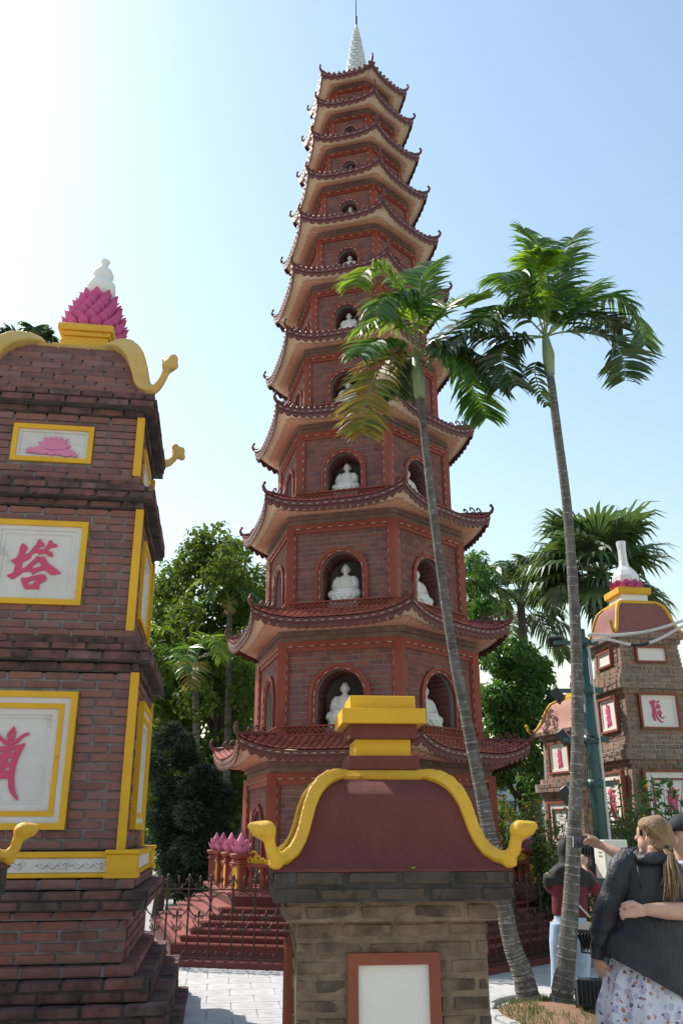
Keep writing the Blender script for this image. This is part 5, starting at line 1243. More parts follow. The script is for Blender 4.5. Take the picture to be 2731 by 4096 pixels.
for u, v, r in ((690, 2920, 62), (640, 2960, 60), (740, 2950, 45), (660, 3060, 85), (750, 3040, 80), (820, 3090, 70), (700, 3150, 95), (800, 3180, 90), (870, 3230, 60), (640, 3250, 90), (740, 3280, 100), (830, 3310, 85), (890, 3300, 40), (680, 3390, 90), (780, 3400, 90), (860, 3400, 60), (720, 3480, 100), (830, 3480, 70)):
    for k in range(3): bl.append((rel(u+rs.normal()*r*.3, v+rs.normal()*r*.3, 18.5+rs.normal()*.5, cb_), (r*.0030, r*.0033, r*.0024)))
tree('clipped_conifer', 'dark bluish conifer clipped in rounded pads beside the left stupa', cb_, [(0, .2, 0, .12), (.1, .2, 1.5, .08), (.3, .2, 2.6, .03)], [], bl, 34000, .16, 'leaf_conifer', 3, aspect=.16, updir=.9, shell=.3, droop=-.2)
for (lab, u, v, y, ub, sc, seed) in (('young palm with an orange dead frond in front of the creeper tree', 783, 2640, 21, 800, 1.25, 4), ('young palm with bright fronds beside the pagoda eaves on the left', 921, 2400, 22.5, 905, .8, 9)):
    c = P(u, v, y); base = Vector((P(ub, 3300, y).x, y, 0)); t = thing('palm_tree', lab, 'palm tree', base); top = c-base
    palm_trunk(t, [(0, 0, 0), (top.x*.4, 0, top.z*.5), top-Vector((0, 0, .25))], [.11, .09, .07], n=40)
    MB().tube([top-Vector((0, 0, .3)), top], [.08, .045], 10).build('crownshaft', 'crownshaft', t)
    rq = random.Random(seed)
    for i in range(11):
        an = 2*math.pi*i/11+rq.uniform(-.2, .2); e = rq.uniform(.1, 1.0); L = 1.5*sc*rq.uniform(.8, 1.1); dv = Vector((math.cos(an), math.sin(an)*.8, 0)); m = 'leaf_palm_bright' if e > .5 else 'leaf_palm'
        if i == 7: m, e = 'leaf_palm_old', -.3; dv = Vector((.1, -.8, 0))
        if i == 3: m, e = 'leaf_palm_dark', -.1
        rach = [top, top+dv*L*.25+Vector((0, 0, L*.35*e+.05)), top+dv*L*.6+Vector((0, 0, L*.5*e)), top+dv*L*.9+Vector((0, 0, L*(.45*e-.15))), top+dv*L*1.05+Vector((0, 0, L*(.35*e-.35)))]
        frond(rach, m, t, n=30, ll=.45*sc, lw=.035, lift=.25, droop=.45, seed=i+seed*31)
# right background: glossy tree, coconut palm, fan palm
tb = Vector((4.6, 22, 0)); bl = []
for u, v, r in ((1870, 2330, 60), (1900, 2250, 50), (1930, 2340, 60), (1890, 2440, 70), (1930, 2420, 50), (1960, 2620, 70), (2060, 2600, 70), (2140, 2640, 60), (2000, 2690, 90), (2110, 2710, 90), (2190, 2700, 55), (1970, 2800, 90), (2080, 2820, 100), (2180, 2800, 70), (1960, 2920, 90), (2060, 2950, 100), (2150, 2930, 80), (2000, 3050, 90), (2110, 3040, 80), (2170, 3040, 50), (2120, 3120, 60)):
    for k in range(4):
        uu, vv, yy = u+rs.normal()*r*.35, v+rs.normal()*r*.35, 22+rs.normal()*.7; s_ = r/3400*22*rs.uniform(.45, .8); bl.append((rel(uu, vv, yy, tb), (s_, s_, s_*.8)))
tree('glossy_tree', 'dense tree with glossy dark green leaves right of the pagoda', tb, [(0, 0, 0, .22), (-.1, 0, 2.5, .17), (0, 0, 5, .06)], [([(-.1, 0, 2), (-.9, 0, 3.5)], .09, .03), ([(-.1, 0, 2.2), (.7, 0, 3.6)], .09, .03), ([(0, 0, 3), (-1.2, 0, 5.2)], .07, .03)], bl, 17000, .19, 'leaf_gloss', 6, aspect=.36, droop=.7, updir=.5)
def fan_palm(lab, c, base, R, n, seed, m='leaf_coco'):
    t = thing('fan_palm', lab, 'palm tree', base); top = Vector(c)-Vector(base); rq = random.Random(seed)
    palm_trunk(t, [(0, 0, 0), (top.x*.3, 0, top.z*.5), top], [.16, .14, .13], n=30)
    fr_ = MB()
    for k in range(160): fr_.ell((top.x+rq.gauss(-.1, .5), top.y-.3+rq.gauss(0, .2), top.z-.65+rq.gauss(0, .28)), .055, n=6, m=4)
    fr_.build('fruit_clusters', 'fruit_dark', t, 'stuff')
    for i in range(n):
        an = rq.uniform(0, 6.283); el = rq.uniform(-.7, 1.3); pl = R*rq.uniform(.4, .6)
        d = Vector((math.cos(an)*math.cos(el), math.sin(an)*math.cos(el)*.8, math.sin(el))).normalized(); hub = top+d*pl
        b = MB(); b.tube([top, top+d*pl*.5+Vector((0, 0, .03)), hub], [.025, .02, .015], 5, 1)
        sd = d.cross(Vector((0, 0, 1))); sd = sd.normalized() if sd.length > .05 else Vector((1, 0, 0)); nn = sd.cross(d); V = []; F = []
        q = 26
        for k in range(q):
            a = (k/(q-1)-.5)*4.1; dl = d*math.cos(a)+sd*math.sin(a); L = R*.62*(.75+.25*math.cos(a))*rq.uniform(.9, 1.08); wv = (d*-math.sin(a)+sd*math.cos(a))*R*.035
            p1 = hub+dl*L*.5+nn*.03*(k % 2); dl2 = (dl+Vector((0, 0, -rq.uniform(.25, .75)))).normalized(); p2 = p1+dl2*L*.32; dl3 = (dl2+Vector((0, 0, -rq.uniform(.5, 1.3)))).normalized(); p3 = p2+dl3*L*.28
            k0 = len(V); V += [hub+wv*.12, hub-wv*.12, p1+wv, p1-wv, p2+wv*.55, p2-wv*.55, p3]
            F += [(k0, k0+1, k0+3, k0+2), (k0+2, k0+3, k0+5, k0+4), (k0+4, k0+5, k0+6)]
        b.add([tuple(v) for v in V], F, 0); b.build('fan_leaf', (m, 'rachis'), t)
    return t
c = P(2398, 2290, 23); fan_palm('fan palm with drooping leaf tips and dark fruit behind the right stupa', c, (c.x, 23, 0), 2.15, 48, 3)
def coco(lab, c, base, L, n, seed, m='leaf_coco', name='coconut_palm', lo=-.6):
    t = thing(name, lab, 'palm tree', base); top = Vector(c)-Vector(base); rq = random.Random(seed)
    palm_trunk(t, [(0, 0, 0), (top.x*.2, 0, top.z*.5), top], [.17, .14, .12], n=30)
    for i in range(n):
        an = 2*math.pi*i/n*2.4; e = lo+(1.35-lo)*((i+.5)/n); l = L*rq.uniform(.85, 1.1); dv = Vector((math.cos(an), math.sin(an)*.9, 0))*math.cos(e); z = math.sin(e)
        rach = [top, top+dv*l*.3+Vector((0, 0, z*l*.36)), top+dv*l*.62+Vector((0, 0, z*l*.62-.02*l)), top+dv*l*.88+Vector((0, 0, z*l*.74-.14*l)), top+dv*l*1.04+Vector((0, 0, z*l*.74-.32*l))]
        frond(rach, m, t, n=52, ll=.75*L/2, lw=.06, lift=.05, droop=.8, seed=i+seed*17, rr=.022)
c = P(2080, 2400, 26); coco('coconut palm with feathery fronds behind the glossy tree', c, (c.x, 26, 0), 2.35, 19, 5)
c = P(120, 1440, 21); coco('coconut palm whose frond tips peep over the left stupa roof', c, (c.x, 21, 0), 1.5, 12, 8, lo=-.2)
# shrubs in front of the right-hand stupas
def shrub(name, lab, base, H, Rr, n, size, m, seed, fruit=None, nf=0, asp=.28, group=None, updir=.8):
    t = thing(name, lab, 'shrub', base, 0, group); rq = random.Random(seed); b = MB(); bl = []
    for k in range(14):
        a = rq.uniform(0, 6.283); r = Rr*rq.uniform(.2, 1); hh = H*rq.uniform(.6, 1.0); tip = (r*math.cos(a), r*math.sin(a), hh); b.tube([(0, 0, 0), (tip[0]*.4, tip[1]*.4, hh*.5), tip], [.018, .012, .004], 5)
        for q in (.2, .4, .6, .8, 1.0): bl.append(((tip[0]*q, tip[1]*q, hh*q), (Rr*.30*(1.15-q*.6), Rr*.30*(1.15-q*.6), H*.12)))
    b.build('stems', 'bark_dark', t); leaves('foliage', bl, n, size, m, t, seed, aspect=asp, updir=updir, shell=.2, droop=-.3)
    for k in range(nf):
        c = rq.choice(bl); o = link(fruit[0], fruit[1], t, None, tuple(c[0][i]+rq.uniform(-1, 1)*c[1][i] for i in range(3)), (0, 0, rq.uniform(0, 6)))
    return t
KQ = MB().ell((0, 0, 0), .024, n=8, m=6).mesh('kumquat', ('kumquat',))
FLW = MB()
for k in range(5): a = 1.2566*k; FLW.add([(0, 0, 0), (.035*math.cos(a-.5), .035*math.sin(a-.5), .02), (.05*math.cos(a), .05*math.sin(a), .012), (.035*math.cos(a+.5), .035*math.sin(a+.5), .02)], [(0, 1, 2, 3)])
FP = FLW.mesh('flower', ('flower_pink',)); FY = FLW.mesh('flower', ('flower_yellow',))
def gpos(u, y): q = P(u, 3600, y); return (q.x, y, 0)
shrub('kumquat_bush', 'kumquat bush with small orange fruit left of the palm trunk', gpos(2195, 14.6), 2.05, .50, 3600, .11, 'leaf_shrub', 21, ('kumquat', KQ), 26)
shrub('kumquat_bush', 'kumquat bush with orange fruit between pole and ponytail woman', gpos(2545, 13.2), 2.25, .46, 3600, .11, 'leaf_shrub', 22, ('kumquat', KQ), 26)
shrub('camellia_bush', 'broad-leaved bush with pink buds before the right stupa panel', gpos(2680, 13.6), 2.55, .42, 900, .15, 'leaf_gloss', 23, ('flower', FP), 14, .5)
shrub('flowering_shrub', 'salmon flowering shrub behind the hooded person', gpos(2290, 12.6), 1.65, .42, 1500, .08, 'leaf_shrub', 24, ('flower', FP), 60, .3)
shrub('flowering_shrub', 'yellow flowering shrub behind the lowest pole floodlight', gpos(2420, 13.0), 1.75, .45, 1500, .08, 'leaf_shrub', 25, ('flower', FY), 60, .3)
shrub('garden_shrub', 'bright green shrub seen between pagoda corner and palm trunk', gpos(2075, 19.0), 2.3, .7, 2600, .16, 'leaf_vine', 26, None, 0, .3)
shrub('garden_shrub', 'yellow-green shrub glowing under the clipped conifer', gpos(700, 23), 2.6, 1.5, 3500, .18, 'leaf_vine', 27, None, 0, .4)
shrub('garden_shrub', 'yellow-green shrub glowing behind the standing rock', gpos(985, 23), 2.8, 1.3, 3500, .18, 'leaf_vine', 28, None, 0, .4)
tb = Vector((*gpos(2040, 23)[:2], 0)); tree('autumn_tree', 'thin tree with orange leaves beyond the right pagoda corner', tb, [(0, 0, 0, .08), (.1, 0, 1.5, .06), (.5, 0, 3.2, .02)], [([(.1, 0, 1.2), (-.6, 0, 2.6)], .04, .01), ([(.1, 0, 1.5), (.9, 0, 2.7)], .04, .01)], clumps((.1, 0, 2.5), (1.0, .6, .9), 20, .25, 31), 700, .12, 'leaf_autumn', 31, aspect=.6)
c_ = P(2790, 2830, 24); tree('broadleaf_tree', 'leafy tree edge peeping at the right border behind the grey stupa', (c_.x, 24, 0), [(0, 0, 0, .2), (0, 0, 5, .08)], [], clumps((0, 0, 5.0), (.55, .5, .8), 18, .35, 33), 1500, .16, 'leaf_vine', 33)
# added far hedge: one dark mass that stops light leaking near the horizon
bl = []
for k in range(120):
    x = -40+80*k/119; bl.append(((x+rs.normal()*.5, 36+rs.normal()*1.5, 1.0+abs(rs.normal())*1.0), (1.5, 1.2, 1.3)))
hg = leaves('added_hedge', bl, 9000, .5, 'leaf_gloss', None, 41, aspect=.6, kind='stuff'); hg['label'] = 'added dark far hedge that stops light leaking near the horizon'; hg['category'] = 'hedge'
bd = thing('distant_building', 'pale blue building glimpsed beyond the orange-leaved tree', 'building', (*gpos(2055, 48)[:2], 0), R_(-8))
MB().span(-3, 3, 0, 5, 0, 5.2).build('wall', 'building_blue', bd)
for i in range(5):
    for j in range(3): MB().box((-2.3+1.15*i, -.02, 1.1+1.5*j), (.7, .06, 1.0)).build('window', 'glass_dark', bd)
# ---------------------------------------------------------------- people
def c7(x, y): return 2100+x*.4024, 3200+y*.4024
def W7(x, y, d): return P(*c7(x, y), d)
def hand(b, wrist, d, up, palm=.085, spread=.016, curl=.5, thumb=1, fl=.075, r=.0085):
    """palm with five separate curled fingers; d = pointing direction, up = back-of-hand normal"""
    d = Vector(d).normalized(); up = Vector(up); up = (up-d*up.dot(d)).normalized(); sd = d.cross(up); w0 = Vector(wrist)
    for s in (-1.3, -.45, .45, 1.3): b.tube([w0+sd*s*.010, w0+d*palm*.55+sd*s*spread*.95, w0+d*palm+sd*s*spread], [.017, .0165, .0115], 8)
    for k, s in enumerate((-1.35, -.45, .45, 1.3)):
        L = fl*(.88, 1.0, .96, .76)[k]; p = w0+d*palm*.97+sd*s*spread; dd = d.copy(); path = [p]
        for q in range(3):
            dd = (dd-up*curl*(.55+.5*q)).normalized(); path.append(path[-1]+dd*L*(.42, .33, .25)[q])
        b.tube(path, [r*1.08, r, r*.92, r*.75], 8)
    s = thumb; p = w0+d*palm*.30+sd*s*.022
    b.tube([p, p+d*.035+sd*s*.028-up*.008, p+d*.066+sd*s*.030-up*.022, p+d*.09+sd*s*.022-up*.034], [.014, .0125, .011, .008], 8)
def folds(x, y, z, a=1.0): return a*(math.sin(23*x+9*z)*.4+math.sin(31*z-17*x+5)*.35+math.sin(47*y+19*z)*.25)
def sheet(name, m, parent, rings, n=56, fold=.006, ff=None):
    """clothing as a skin of horizontal rings: (centre, rx, ry); ff(ang, t) -> extra offset of the ring point"""
    b = MB(); K = len(rings)
    def f(i, j):
        t = j*(K-1); k = min(int(t), K-2); q = t-k; q2 = q*q*(3-2*q)
        c = rings[k][0].lerp(rings[k+1][0], q); rx = rings[k][1]+(rings[k+1][1]-rings[k][1])*q2; ry = rings[k][2]+(rings[k+1][2]-rings[k][2])*q2
        a = 2*math.pi*i; p = c+Vector((rx*math.cos(a), ry*math.sin(a), 0)); w_ = folds(p.x, p.y, p.z)*fold
        p += Vector((math.cos(a)*w_, math.sin(a)*w_, 0))
        if ff: p += Vector(ff(a, j))
        return tuple(p)
    b.grid(f, n, 44, flip=False); return b.build(name, m, parent, fix=True)
def sleeve(name, m, parent, pts, rad, wr=.006, n=16, seg=36):
    pts = [Vector(p) for p in pts]; K = len(pts); fine = []; fr = []
    for i in range(K-1):
        p0, p1, p2, p3 = pts[max(0, i-1)], pts[i], pts[i+1], pts[min(K-1, i+2)]
        for k in range(seg//(K-1)):
            q = k/(seg//(K-1)); fine.append(.5*((2*p1)+(p2-p0)*q+(2*p0-5*p1+4*p2-p3)*q*q+(3*p1-p0-3*p2+p3)*q**3)); fr.append(rad[i]+(rad[i+1]-rad[i])*q)
    fine.append(pts[-1]); fr.append(rad[-1]); b = MB(); b.tube(fine, fr, n)
    v = b.v[0]; ctr = np.repeat(np.array([tuple(p) for p in fine]), n, 0); d = v-ctr; d /= np.linalg.norm(d, axis=1, keepdims=True)+1e-9
    i = np.repeat(np.arange(len(fine)), n); a = np.tile(np.arange(n), len(fine))/n*6.283
    b.v[0] = v+d*(wr*(.55*np.sin(i*.9+2.5*np.sin(a*1+i*.17))+.7*np.sin(3*a+i*.22+np.sin(i*.5))+.35*np.sin(i*2.3+a*2)))[:, None]
    return b.build(name, m, parent)
# --- floral skirt material
m = mat('skirt_floral', (.74, .72, .80), .8, (.66, .64, .76), 5, .5, .3, 14)
t_ = m.node_tree; N = t_.nodes; Lk = t_.links; bs = N['Principled BSDF']; src = bs.inputs['Base Color'].links[0].from_socket
geo = N.new('ShaderNodeNewGeometry'); cur = src
for sc_, th, col, sd in ((22, .44, (.50, .47, .63), 0), (29, .32, (.16, .12, .26), 3.3), (25, .28, (.52, .22, .15), 7.7)):
    mp = N.new('ShaderNodeMapping'); mp.inputs['Location'].default_value = (sd, sd*.7, sd*.3); Lk.new(geo.outputs['Position'], mp.inputs[0])
    nz = N.new('ShaderNodeTexNoise'); nz.inputs['Scale'].default_value = 60; nz.inputs['Detail'].default_value = 2; Lk.new(mp.outputs[0], nz.inputs['Vector'])
    ad = N.new('ShaderNodeVectorMath'); ad.operation = 'MULTIPLY_ADD'; ad.inputs[1].default_value = (.03, .03, .03); Lk.new(nz.outputs[1], ad.inputs[0]); Lk.new(mp.outputs[0], ad.inputs[2])
    vo = N.new('ShaderNodeTexVoronoi'); vo.inputs['Scale'].default_value = sc_; Lk.new(ad.outputs[0], vo.inputs['Vector'])
    gt = N.new('ShaderNodeMath'); gt.operation = 'LESS_THAN'; gt.inputs[1].default_value = th; Lk.new(vo.outputs['Distance'], gt.inputs[0])
    sel = N.new('ShaderNodeMath'); sel.operation = 'MULTIPLY'; sp_ = N.new('ShaderNodeSeparateColor'); Lk.new(vo.outputs['Color'], sp_.inputs[0])
    g2 = N.new('ShaderNodeMath'); g2.operation = 'LESS_THAN'; g2.inputs[1].default_value = (.75, .42, .36)[[22, 29, 25].index(sc_)]; Lk.new(sp_.outputs[0], g2.inputs[0])
    Lk.new(gt.outputs[0], sel.inputs[0]); Lk.new(g2.outputs[0], sel.inputs[1])
    mx = N.new('ShaderNodeMix'); mx.data_type = 'RGBA'; Lk.new(sel.outputs[0], mx.inputs[0]); Lk.new(cur, mx.inputs[6]); mx.inputs[7].default_value = (*col, 1); cur = mx.outputs[2]
Lk.new(cur, bs.inputs['Base Color'])
# ------------------------------------------------ woman with ponytail taking a picture
D = 6.0
wp = W7(1250, 900, D); wb = Vector((wp.x, D, 0))
t = thing('person', 'woman in dark jacket and floral skirt with ponytail, holding up a phone', 'person', wb)
L = lambda x, y, d=D: W7(x, y, d)-wb
b = MB()
hc = L(1270, 350, D+.02)
b.ell(hc+Vector((.01, 0, .02)), (.098, .078, .10), None, 16, 12); b.ell(hc+Vector((-.036, .03, -.05)), (.058, .058, .066), None, 14, 10); b.ell(hc+Vector((-.044, .034, .02)), (.05, .062, .06), None, 14, 10)
b.tube([hc+Vector((-.082, .055, .005)), hc+Vector((-.098, .068, -.022)), hc+Vector((-.084, .058, -.034))], [.008, .014, .012], 8)      # nose
b.ell(hc+Vector((-.080, .055, -.062)), (.014, .024, .008)); b.ell(hc+Vector((-.078, .055, -.076)), (.013, .02, .008)); b.ell(hc+Vector((-.066, .045, -.10)), (.026, .028, .02))
ear = L(1212, 400, D-.074); b.ell(ear, (.016, .012, .030), None, 10, 8); b.ell(ear+Vector((.004, 0, -.024)), (.009, .008, .012))
b.tube([L(1290, 460), L(1290, 540), L(1280, 620)], [.055, .052, .07], 12)
b.tube([L(1270, 600), L(1262, 800), L(1262, 1050), L(1262, 1350), L(1262, 1560)], [.10, .135, .125, .14, .16], 16, squash=.72, up=(0, 1, 0))
for s in (-1, 1): b.tube([Vector((.085*s, 0, L(0, 1500).z)), Vector((.09*s, 0, .50)), Vector((.085*s, 0, .09))], [.085, .06, .042], 12); b.ell((.085*s, .06, .035), (.045, .12, .035))
b.tube([L(1010, 620), L(860, 950), L(765, 1240), L(718, 1570)], [.055, .045, .040, .026], 12)                                         # near arm
hand(b, L(716, 1565, D-.01), L(755, 1740, D+.02)-L(716, 1565, D-.01), (-.6, -.8, .1), curl=.35, thumb=-1)
el, wr = L(985, 575, 6.22), L(752, 447, 6.30)                                                                                         # far arm with the phone
b.tube([L(1180, 640, 6.10), el, el.lerp(wr, .5), wr], [.055, .044, .038, .027], 12)
hand(b, wr, L(650, 420, 6.30)-wr, (.15, .75, .6), palm=.075, curl=.35, thumb=-1, fl=.066)
th0 = L(705, 400, 6.27); b.tube([th0, L(660, 375, 6.26), L(620, 350, 6.262), L(590, 345, 6.268)], [.015, .013, .011, .009], 8)
link('body', fuse(b, .0075, 3, 'body', ('skin',), .5, .6), t)
# hair cap and ponytail
b = MB(); b.ell(hc+Vector((.022, .0, .028)), (.106, .092, .098), None, 18, 14); b.ell(hc+Vector((.060, -.005, -.02)), (.080, .085, .085), None, 14, 10)
b.ell(hc+Vector((-.022, .0, .062)), (.074, .078, .056), None, 12, 8)
for q_ in range(6): b.tube([hc+Vector((-.066+.016*q_, -.055-.004*q_, .075-.012*q_)), hc+Vector((-.028+.016*q_, -.080, .03-.012*q_)), hc+Vector((.04, -.084, -.035-.006*q_)), L(1390, 487, D-.07)], [.016, .020, .022, .022], 8)
b.tube([hc+Vector((-.02, -.05, -.055)), hc+Vector((.03, -.075, -.085)), L(1385, 492, D-.07)], [.03, .034, .026], 10); b.tube([hc+Vector((.0, .0, -.09)), hc+Vector((.05, -.03, -.10)), L(1385, 492, D-.07)], [.035, .04, .026], 10)
hair = link('hair', fuse(b, .011, 2, 'hair', ('hair_brown',), .5), t)
st_b = MB(); rq = random.Random(9); tie = L(1392, 488, D-.078); hcc = hc+Vector((.022, .0, .028))
for k in range(150):
    th0, ph0 = rq.uniform(.15, 1.5), rq.uniform(-2.9, -.2)
    d0 = Vector((-math.cos(th0)*.9+rq.uniform(0, .5), math.sin(ph0)*.8*math.cos(th0*.5)-.1, math.sin(th0))).normalized(); d1 = (tie-hcc).normalized(); path = []
    for q in range(8):
        f_ = q/7; dd = d0.lerp(d1, f_).normalized(); rr_ = Vector((dd.x*.110, dd.y*.097, dd.z*.102)); path.append(hcc+rr_*(1.0+.012*rq.random()))
    path[-1] = tie+Vector((rq.gauss(0, .008), rq.gauss(0, .006), rq.gauss(0, .008)))
    st_b.tube(path, [.0022]*7+[.002], 4)
st_b.build('hair_strands', 'hair_brown', hair, 'stuff')
b = MB(); rq = random.Random(5)
for k in range(46):
    o = Vector((rq.gauss(0, .012), rq.gauss(0, .010), rq.gauss(0, .006))); e = Vector((rq.gauss(0, .022), rq.gauss(-.01, .016), rq.gauss(0, .035)))
    b.tube([L(1385, 488, D-.085)+o*.7, L(1425, 540, D-.105)+o, L(1425, 680, D-.165)+o*1.5+e*.3, L(1445, 820, D-.185)+o*1.6+e*.6, L(1440, 940, D-.19)+o*1.5+e], [.007, .0068, .0055, .0042, .0012], 5)
b.build('ponytail', 'hair_brown', hair); MB().tube([L(1385, 478, D-.08), L(1408, 498, D-.088)], .026, 12).build('hair_tie', 'rubber', hair)
g = MB(); gl = hc+Vector((-.080, .028, .018))
g.box(gl+Vector((-.004, -.025, 0)), (.008, .045, .036)).box(gl+Vector((-.004, .035, 0)), (.008, .045, .036)).tube([gl+Vector((0, -.05, .01)), gl+Vector((.05, -.074, .008)), ear+Vector((.0, -.004, .026))], .004, 6)
g.cham(gl+Vector((.008, -.052, 0)), (.03, .014, .034), .004); g.build('sunglasses', 'glasses', t)
# jacket: skin of rings, hem dropping to the right
hemz = L(0, 1640).z
def jf(a, j):
    k = math.cos(a); return (0, 0, (-.17*k-.04)*max(0, j-.45)/.55) if j > .45 else (0, 0, 0)
jk = link('jacket', None, t)
sheet('jacket_body', 'jacket_black', jk, [(L(1270, 520), .045, .05), (L(1268, 545), .085, .075), (L(1262, 600), .165, .105), (L(1255, 690), .205, .125), (L(1255, 850), .205, .14), (L(1262, 1050), .205, .145), (L(1250, 1300), .24, .165), (L(1235, 1500), .285, .20), (L(1232, 1720), .315, .235)], fold=.011, ff=jf)
sleeve('sleeve', 'jacket_black', jk, [L(1060, 575, D), L(970, 680, D-.01), L(875, 930, D-.02), L(775, 1230, D-.02), L(735, 1420, D-.015), L(712, 1580, D-.01)], [.085, .092, .078, .070, .060, .040], .008)
sleeve('sleeve', 'jacket_black', jk, [L(1200, 640, 6.08), L(1090, 600, 6.16), L(965, 562, 6.225)], [.085, .08, .058], .008)
MB().ell(L(1290, 590, D-.09), (.13, .06, .045), None, 16, 10).tube([L(1110, 660, D-.13), L(1140, 780, D-.145), L(1148, 880, D-.15)], .005, 6).build('hood', 'jacket_black', jk)
def skf(a, j): return (.026*math.cos(a)*(math.sin(9*a)+.5*math.sin(17*a+1))*j, .026*math.sin(a)*(math.sin(9*a)+.5*math.sin(17*a+1))*j, 0)
zc = [1480, 1650, 1800, 2000, 2250]
sheet('skirt', 'skirt_floral', t, [(L(1230, 1470), .17, .13), (L(1225, 1600), .225, .165), (L(1225, 1800), .27, .19), (L(1225, 2100), .295, .225), (Vector((L(1225, 2300).x, 0, .10)), .34, .28)], n=96, fold=.004, ff=skf)
pc = L(552, 416, 6.30); ph = tag(link('phone', None, None, None, wb+pc, (R_(2), R_(4), R_(10))), 'dark smartphone held up sideways in the outstretched hand', 'phone')
MB().cham((0, 0, 0), (.118, .011, .078), .004).build('case', 'phone_dark', ph); MB().box((-.012, -.0058, 0), (.088, .002, .070)).build('screen', 'phone_screen', ph); MB().box((-.0585, -.002, 0), (.003, .008, .068)).build('edge_trim', 'cable_grey', ph)
# ------------------------------------------------ man in cap with his arm round her
D2 = 6.25; mb_ = W7(1790, 900, D2); mb_ = Vector((mb_.x, D2, 0))
t = thing('person', 'man in black cap and pale shirt at the right border, arm around the woman', 'person', mb_)
L = lambda x, y, d=D2: W7(x, y, d)-mb_
b = MB(); hc = L(1600, 360, D2)
b.ell(hc, (.105, .085, .12), None, 16, 12); b.ell(hc+Vector((-.04, 0, -.06)), (.065, .06, .07), None, 12, 10); b.tube([hc+Vector((-.10, 0, .0)), hc+Vector((-.125, 0, -.025)), hc+Vector((-.105, 0, -.035))], [.01, .015, .012], 8)
ear = L(1492, 395, D2-.085); b.ell(ear, (.02, .014, .034), None, 10, 8)
b.tube([L(1570, 470), L(1600, 600)], [.068, .078], 12); b.tube([L(1720, 620), L(1790, 900), L(1790, 1300), L(1790, 1560)], [.14, .19, .175, .18], 16, squash=.68, up=(0, 1, 0))
for s in (-1, 1): b.tube([Vector((.1*s, 0, .92)), Vector((.1*s, 0, .5)), Vector((.1*s, 0, .09))], [.10, .07, .05], 12); b.ell((.1*s, .06, .035), (.05, .13, .035))
wr = L(1185, 1090, 5.76); b.tube([L(1690, 740, D2-.02), L(1740, 960, 6.05), L(1640, 1110, 5.88), L(1400, 1100, 5.80), wr], [.065, .062, .056, .052, .034], 14)
# closed hand resting on her side
for k, (yy, xx) in enumerate(((1030, 955), (1080, 938), (1130, 940), (1172, 955))):
    b.tube([wr+Vector((-.01, -.004, (1-k)*.012)), L(1060, 1015+45*k, 5.745), L(990, 1025+44*k, 5.742), L(xx, yy+8, 5.757), L(xx+25, yy+14, 5.785)], [.017, .0145, .0112, .0100, .009], 8)
b.tube([wr+Vector((-.02, -.008, .012)), L(1060, 1030, 5.733), L(1010, 1050, 5.722), L(990, 1085, 5.722)], [.018, .017, .014, .011], 8)
b.ell(L(1110, 1090, 5.752), (.045, .022, .042), None, 12, 8)
link('body', fuse(b, .0085, 3, 'body', ('skin',), .5, .6), t)
cp = MB(); cp.ell(hc+Vector((.0, 0, .055)), (.118, .10, .095), None, 20, 14); v = cp.v[0]; cp.v[0] = np.where((v[:, 2:3] < (hc.z+.035)), np.concatenate([v[:, :2], np.full((len(v), 1), hc.z+.035)], 1), v)
cp.ell(hc+Vector((-.15, 0, .035)), (.075, .075, .008), None, 16, 6); cp.tube([hc+Vector((0, 0, .148)), hc+Vector((0, 0, .156))], .01, 8); cp.build('cap', 'cap_black', t)
MB().tube([ear+Vector((-.06, -.01, .025)), ear+Vector((.0, -.012, .03))], .004, 6).build('glasses_arm', 'glasses', t)
sh = link('shirt', None, t)
sheet('shirt_body', 'shirt_pale', sh, [(L(1610, 590), .075, .07), (L(1640, 630), .15, .11), (L(1720, 690), .22, .135), (L(1780, 850), .23, .15), (L(1790, 1250), .22, .15), (L(1790, 1560), .225, .155)], fold=.006)
sleeve('sleeve', 'shirt_pale', sh, [L(1620, 700, D2), L(1700, 850, 6.14), L(1735, 985, 6.03)], [.10, .088, .086], .005)
tr = MB()
for s in (-1, 1): tr.tube([Vector((.1*s, 0, .98)), Vector((.1*s, 0, .5)), Vector((.1*s, 0, .08))], [.115, .088, .075], 14)
tr.build('trousers', 'cloth_dark', t)
# ------------------------------------------------ hooded person photographing behind the palm
D3 = 10.35; hp_ = W7(420, 1000, D3); hb = Vector((hp_.x, D3, 0))
t = thing('person', 'person in black hood, maroon sweater and pale jeans behind the palm trunk', 'person', hb)
L = lambda x, y, d=D3: W7(x, y, d)-hb
b = MB(); hc = L(415, 500, D3+.05); b.ell(hc, (.075, .095, .11), None, 14, 10); b.tube([L(420, 580), L(425, 700)], [.05, .06], 10)
b.tube([L(430, 700), L(430, 900), L(435, 1150)], [.12, .14, .14], 14, squash=.7, up=(0, 1, 0))
zf = .03
for (xa, xb, xc, s) in ((345, 335, 335, -1), (560, 565, 550, 1)):
    b.tube([L(xa, 1200), L(xb, 1600), Vector((L(xc, 1990).x, 0, zf+.05))], [.085, .06, .042], 12); b.ell((L(xc, 1990).x, .06, .035), (.04, .11, .035))
b.tube([L(600, 760), L(690, 880, D3+.05), L(575, 660, D3+.28)], [.05, .045, .03], 10); hand(b, L(575, 660, D3+.28), Vector((.1, .2, 1)), (0, -1, .2), curl=.6, thumb=1)
b.tube([L(240, 740), L(250, 860, D3+.1), L(480, 660, D3+.3)], [.05, .045, .03], 10); hand(b, L(480, 660, D3+.3), Vector((.2, .2, 1)), (0, -1, .2), curl=.6, thumb=-1)
link('body', fuse(b, .010, 3, 'body', ('skin',), .5, .6), t)
